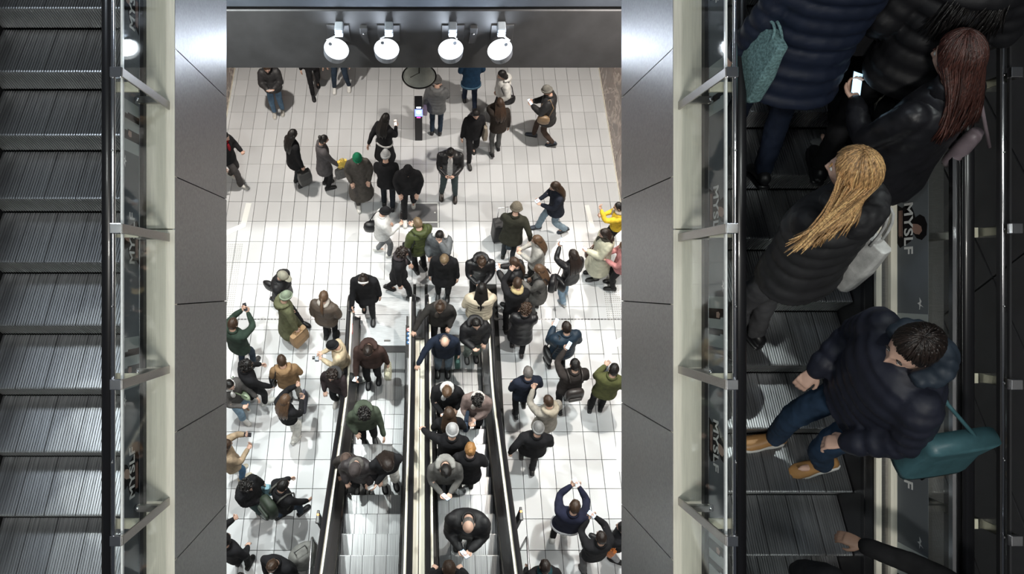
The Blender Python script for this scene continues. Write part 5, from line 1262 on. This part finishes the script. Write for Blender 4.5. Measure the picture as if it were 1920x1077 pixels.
q = p(1127, 1008, 345, 'person with dark hair in black jacket photographing with a phone, lower right', h=1.70, coat=(J, K, 'wool'), legs=(.13, .13, .135), shoes=(.05, .05, .05), hair=('short', 'dark'), arms='uu', stride=.16, group=GH, sw=1.12)
phone(q, 'r', 'blue lit phone of the black jacket person at lower right')
tote(q, 'r', 'orange bag hanging beside the black jacket at lower right', (.70, .20, .03), w=.20, h_=.36, d=.10, strap=.14, kind='leather', top=q['U']((.24, -.06, 1.22)), rz=30)
q = p(1168, 990, 300, 'person in black cut off by the cladding at the lower right edge', h=1.74, coat=(J, K, 'wool'), legs=(.35, .36, .38), shoes=K, hair=('short', 'black'), arms='fd', stride=.2, group=GH)
q = p(1022, 1062, 355, 'person with dark hair and teal scarf at the bottom edge, right of the escalators', h=1.74, coat=(J, K, 'wool'), legs=K, hair=('short', 'dark'), scarf=(.015, .05, .06), arms='kk', group=GH, sw=1.1)
# ================================================================ PEOPLE ON THE RIGHT UPPER ESCALATOR
GU = 'people on the right upper escalator'
BL = hairmat(HAIR['blond'])
q = person(1600, 322, 335, 'woman with wavy golden blond hair in black puffer jacket', h=2.04, coat=(J, K2, 'puffer'), hem=.84, legs=(.07, .07, .075), legk='denim', shoes=K, hair=('long', 'blond'), hood=K2, arms='fk', armtgt=((.46, .22, 1.02), None), near=True, sup=sup_near, group=GU, sw=1.08, lean=5, hp=10, hy=-25, hairoff=(-.36, .02, .36))
tote(q, 'r', 'white ribbed canvas tote bag beside the blond woman', (.50, .50, .49), w=.34, h_=.46, d=.12, strap=.22, kind='knit', top=q['U']((.25, -.08, 1.32)), rz=0)
q = person(1712, 652, 262, 'man with short dark brown hair in navy jacket, blue jeans and tan boots', h=2.16, coat=(J, (.014, .016, .028), 'puffer'), hem=.84, legs=(.022, .045, .085), shoes=(.42, .23, .09), hair=('short', 'dark'), hood=(.020, .030, .045), arms='kk', near=True, sup=sup_near, group=GU, sw=1.12, lean=12, hp=14, hy=-12, stride=.11)
shoulderbag(q, 'l', 'teal shoulder bag slung behind the man in the navy jacket', (.05, .12, .14), 'leather', w=.40, h_=.36, d=.20, z=1.06, y=-.14, out=.33, cross=True, box=True)
q = person(1625, -150, 5, 'person in navy quilted coat at the top, back turned', h=2.04, coat=(CO, (.008, .013, .030), 'puffer'), hem=.72, legs=(.008, .013, .028), shoes=K, hair=('short', 'dark'), arms='bo', near=True, sup=sup_near, group=GU, sw=1.12, stride=-.12, hp=10)
tote(q, 'l', 'pale teal carrier bag with yellow flowers held beside the navy coat', (.14, .24, .25), w=.34, h_=.44, d=.10, strap=.05, rz=15, dx=(.05, -.16, .46), kind='fur')
q = person(1795, 108, 330, 'woman with dark reddish brown hair in black leather jacket with phone', h=2.04, coat=(J, (.013, .013, .016), 'leather'), legs=K, shoes=(.06, .06, .06), hair=('long', 'red'), hairoff=(0, .04, .12), arms='pk', near=True, sup=sup_near, group=GU, sw=1.15, lean=5)
phone(q, 'l', 'lit phone held by the woman with reddish brown hair', white=False)
shoulderbag(q, 'r', 'narrow silver pink bag hanging at the back of the leather jacket', (.20, .16, .18), 'leather', w=.10, h_=.30, d=.10, z=1.02, y=-.12, out=.28)
q = person(1765, -230, 345, 'person in black jacket and grey trainers beside the navy coat', h=2.11, coat=(J, (.010, .010, .012), 'wool'), legs=(.010, .010, .012), shoes=(.16, .16, .16), hair=('short', 'black'), arms='kk', near=True, sup=sup_near, group=GU, stride=-.20)
q = person(1890, -150, 10, 'person in black puffer jacket cut off at the top right', h=2.09, coat=(J, (.008, .008, .010), 'puffer'), legs=K, shoes=K, hair=('long', 'black'), arms='kk', near=True, sup=sup_near, group=GU)
q = person(1650, 1150, 90, 'person in pale grey hood and dark sleeve entering at the bottom right', h=2.04, coat=(J, (.02, .02, .022), 'wool'), legs=K, shoes=K, hair=('short', 'brown'), hood=(.20, .205, .21), arms='ko', near=True, sup=sup_near, group=GU, lean=4)
q = person(1880, 1185, 280, 'person in black sleeve reaching left at the bottom edge beside the outer handrail', h=2.0, coat=(J, (.012, .012, .013), 'wool'), legs=K, shoes=K, hair=('short', 'dark'), skin='m', arms='ko', near=True, sup=sup_near, group=GU, lean=6)
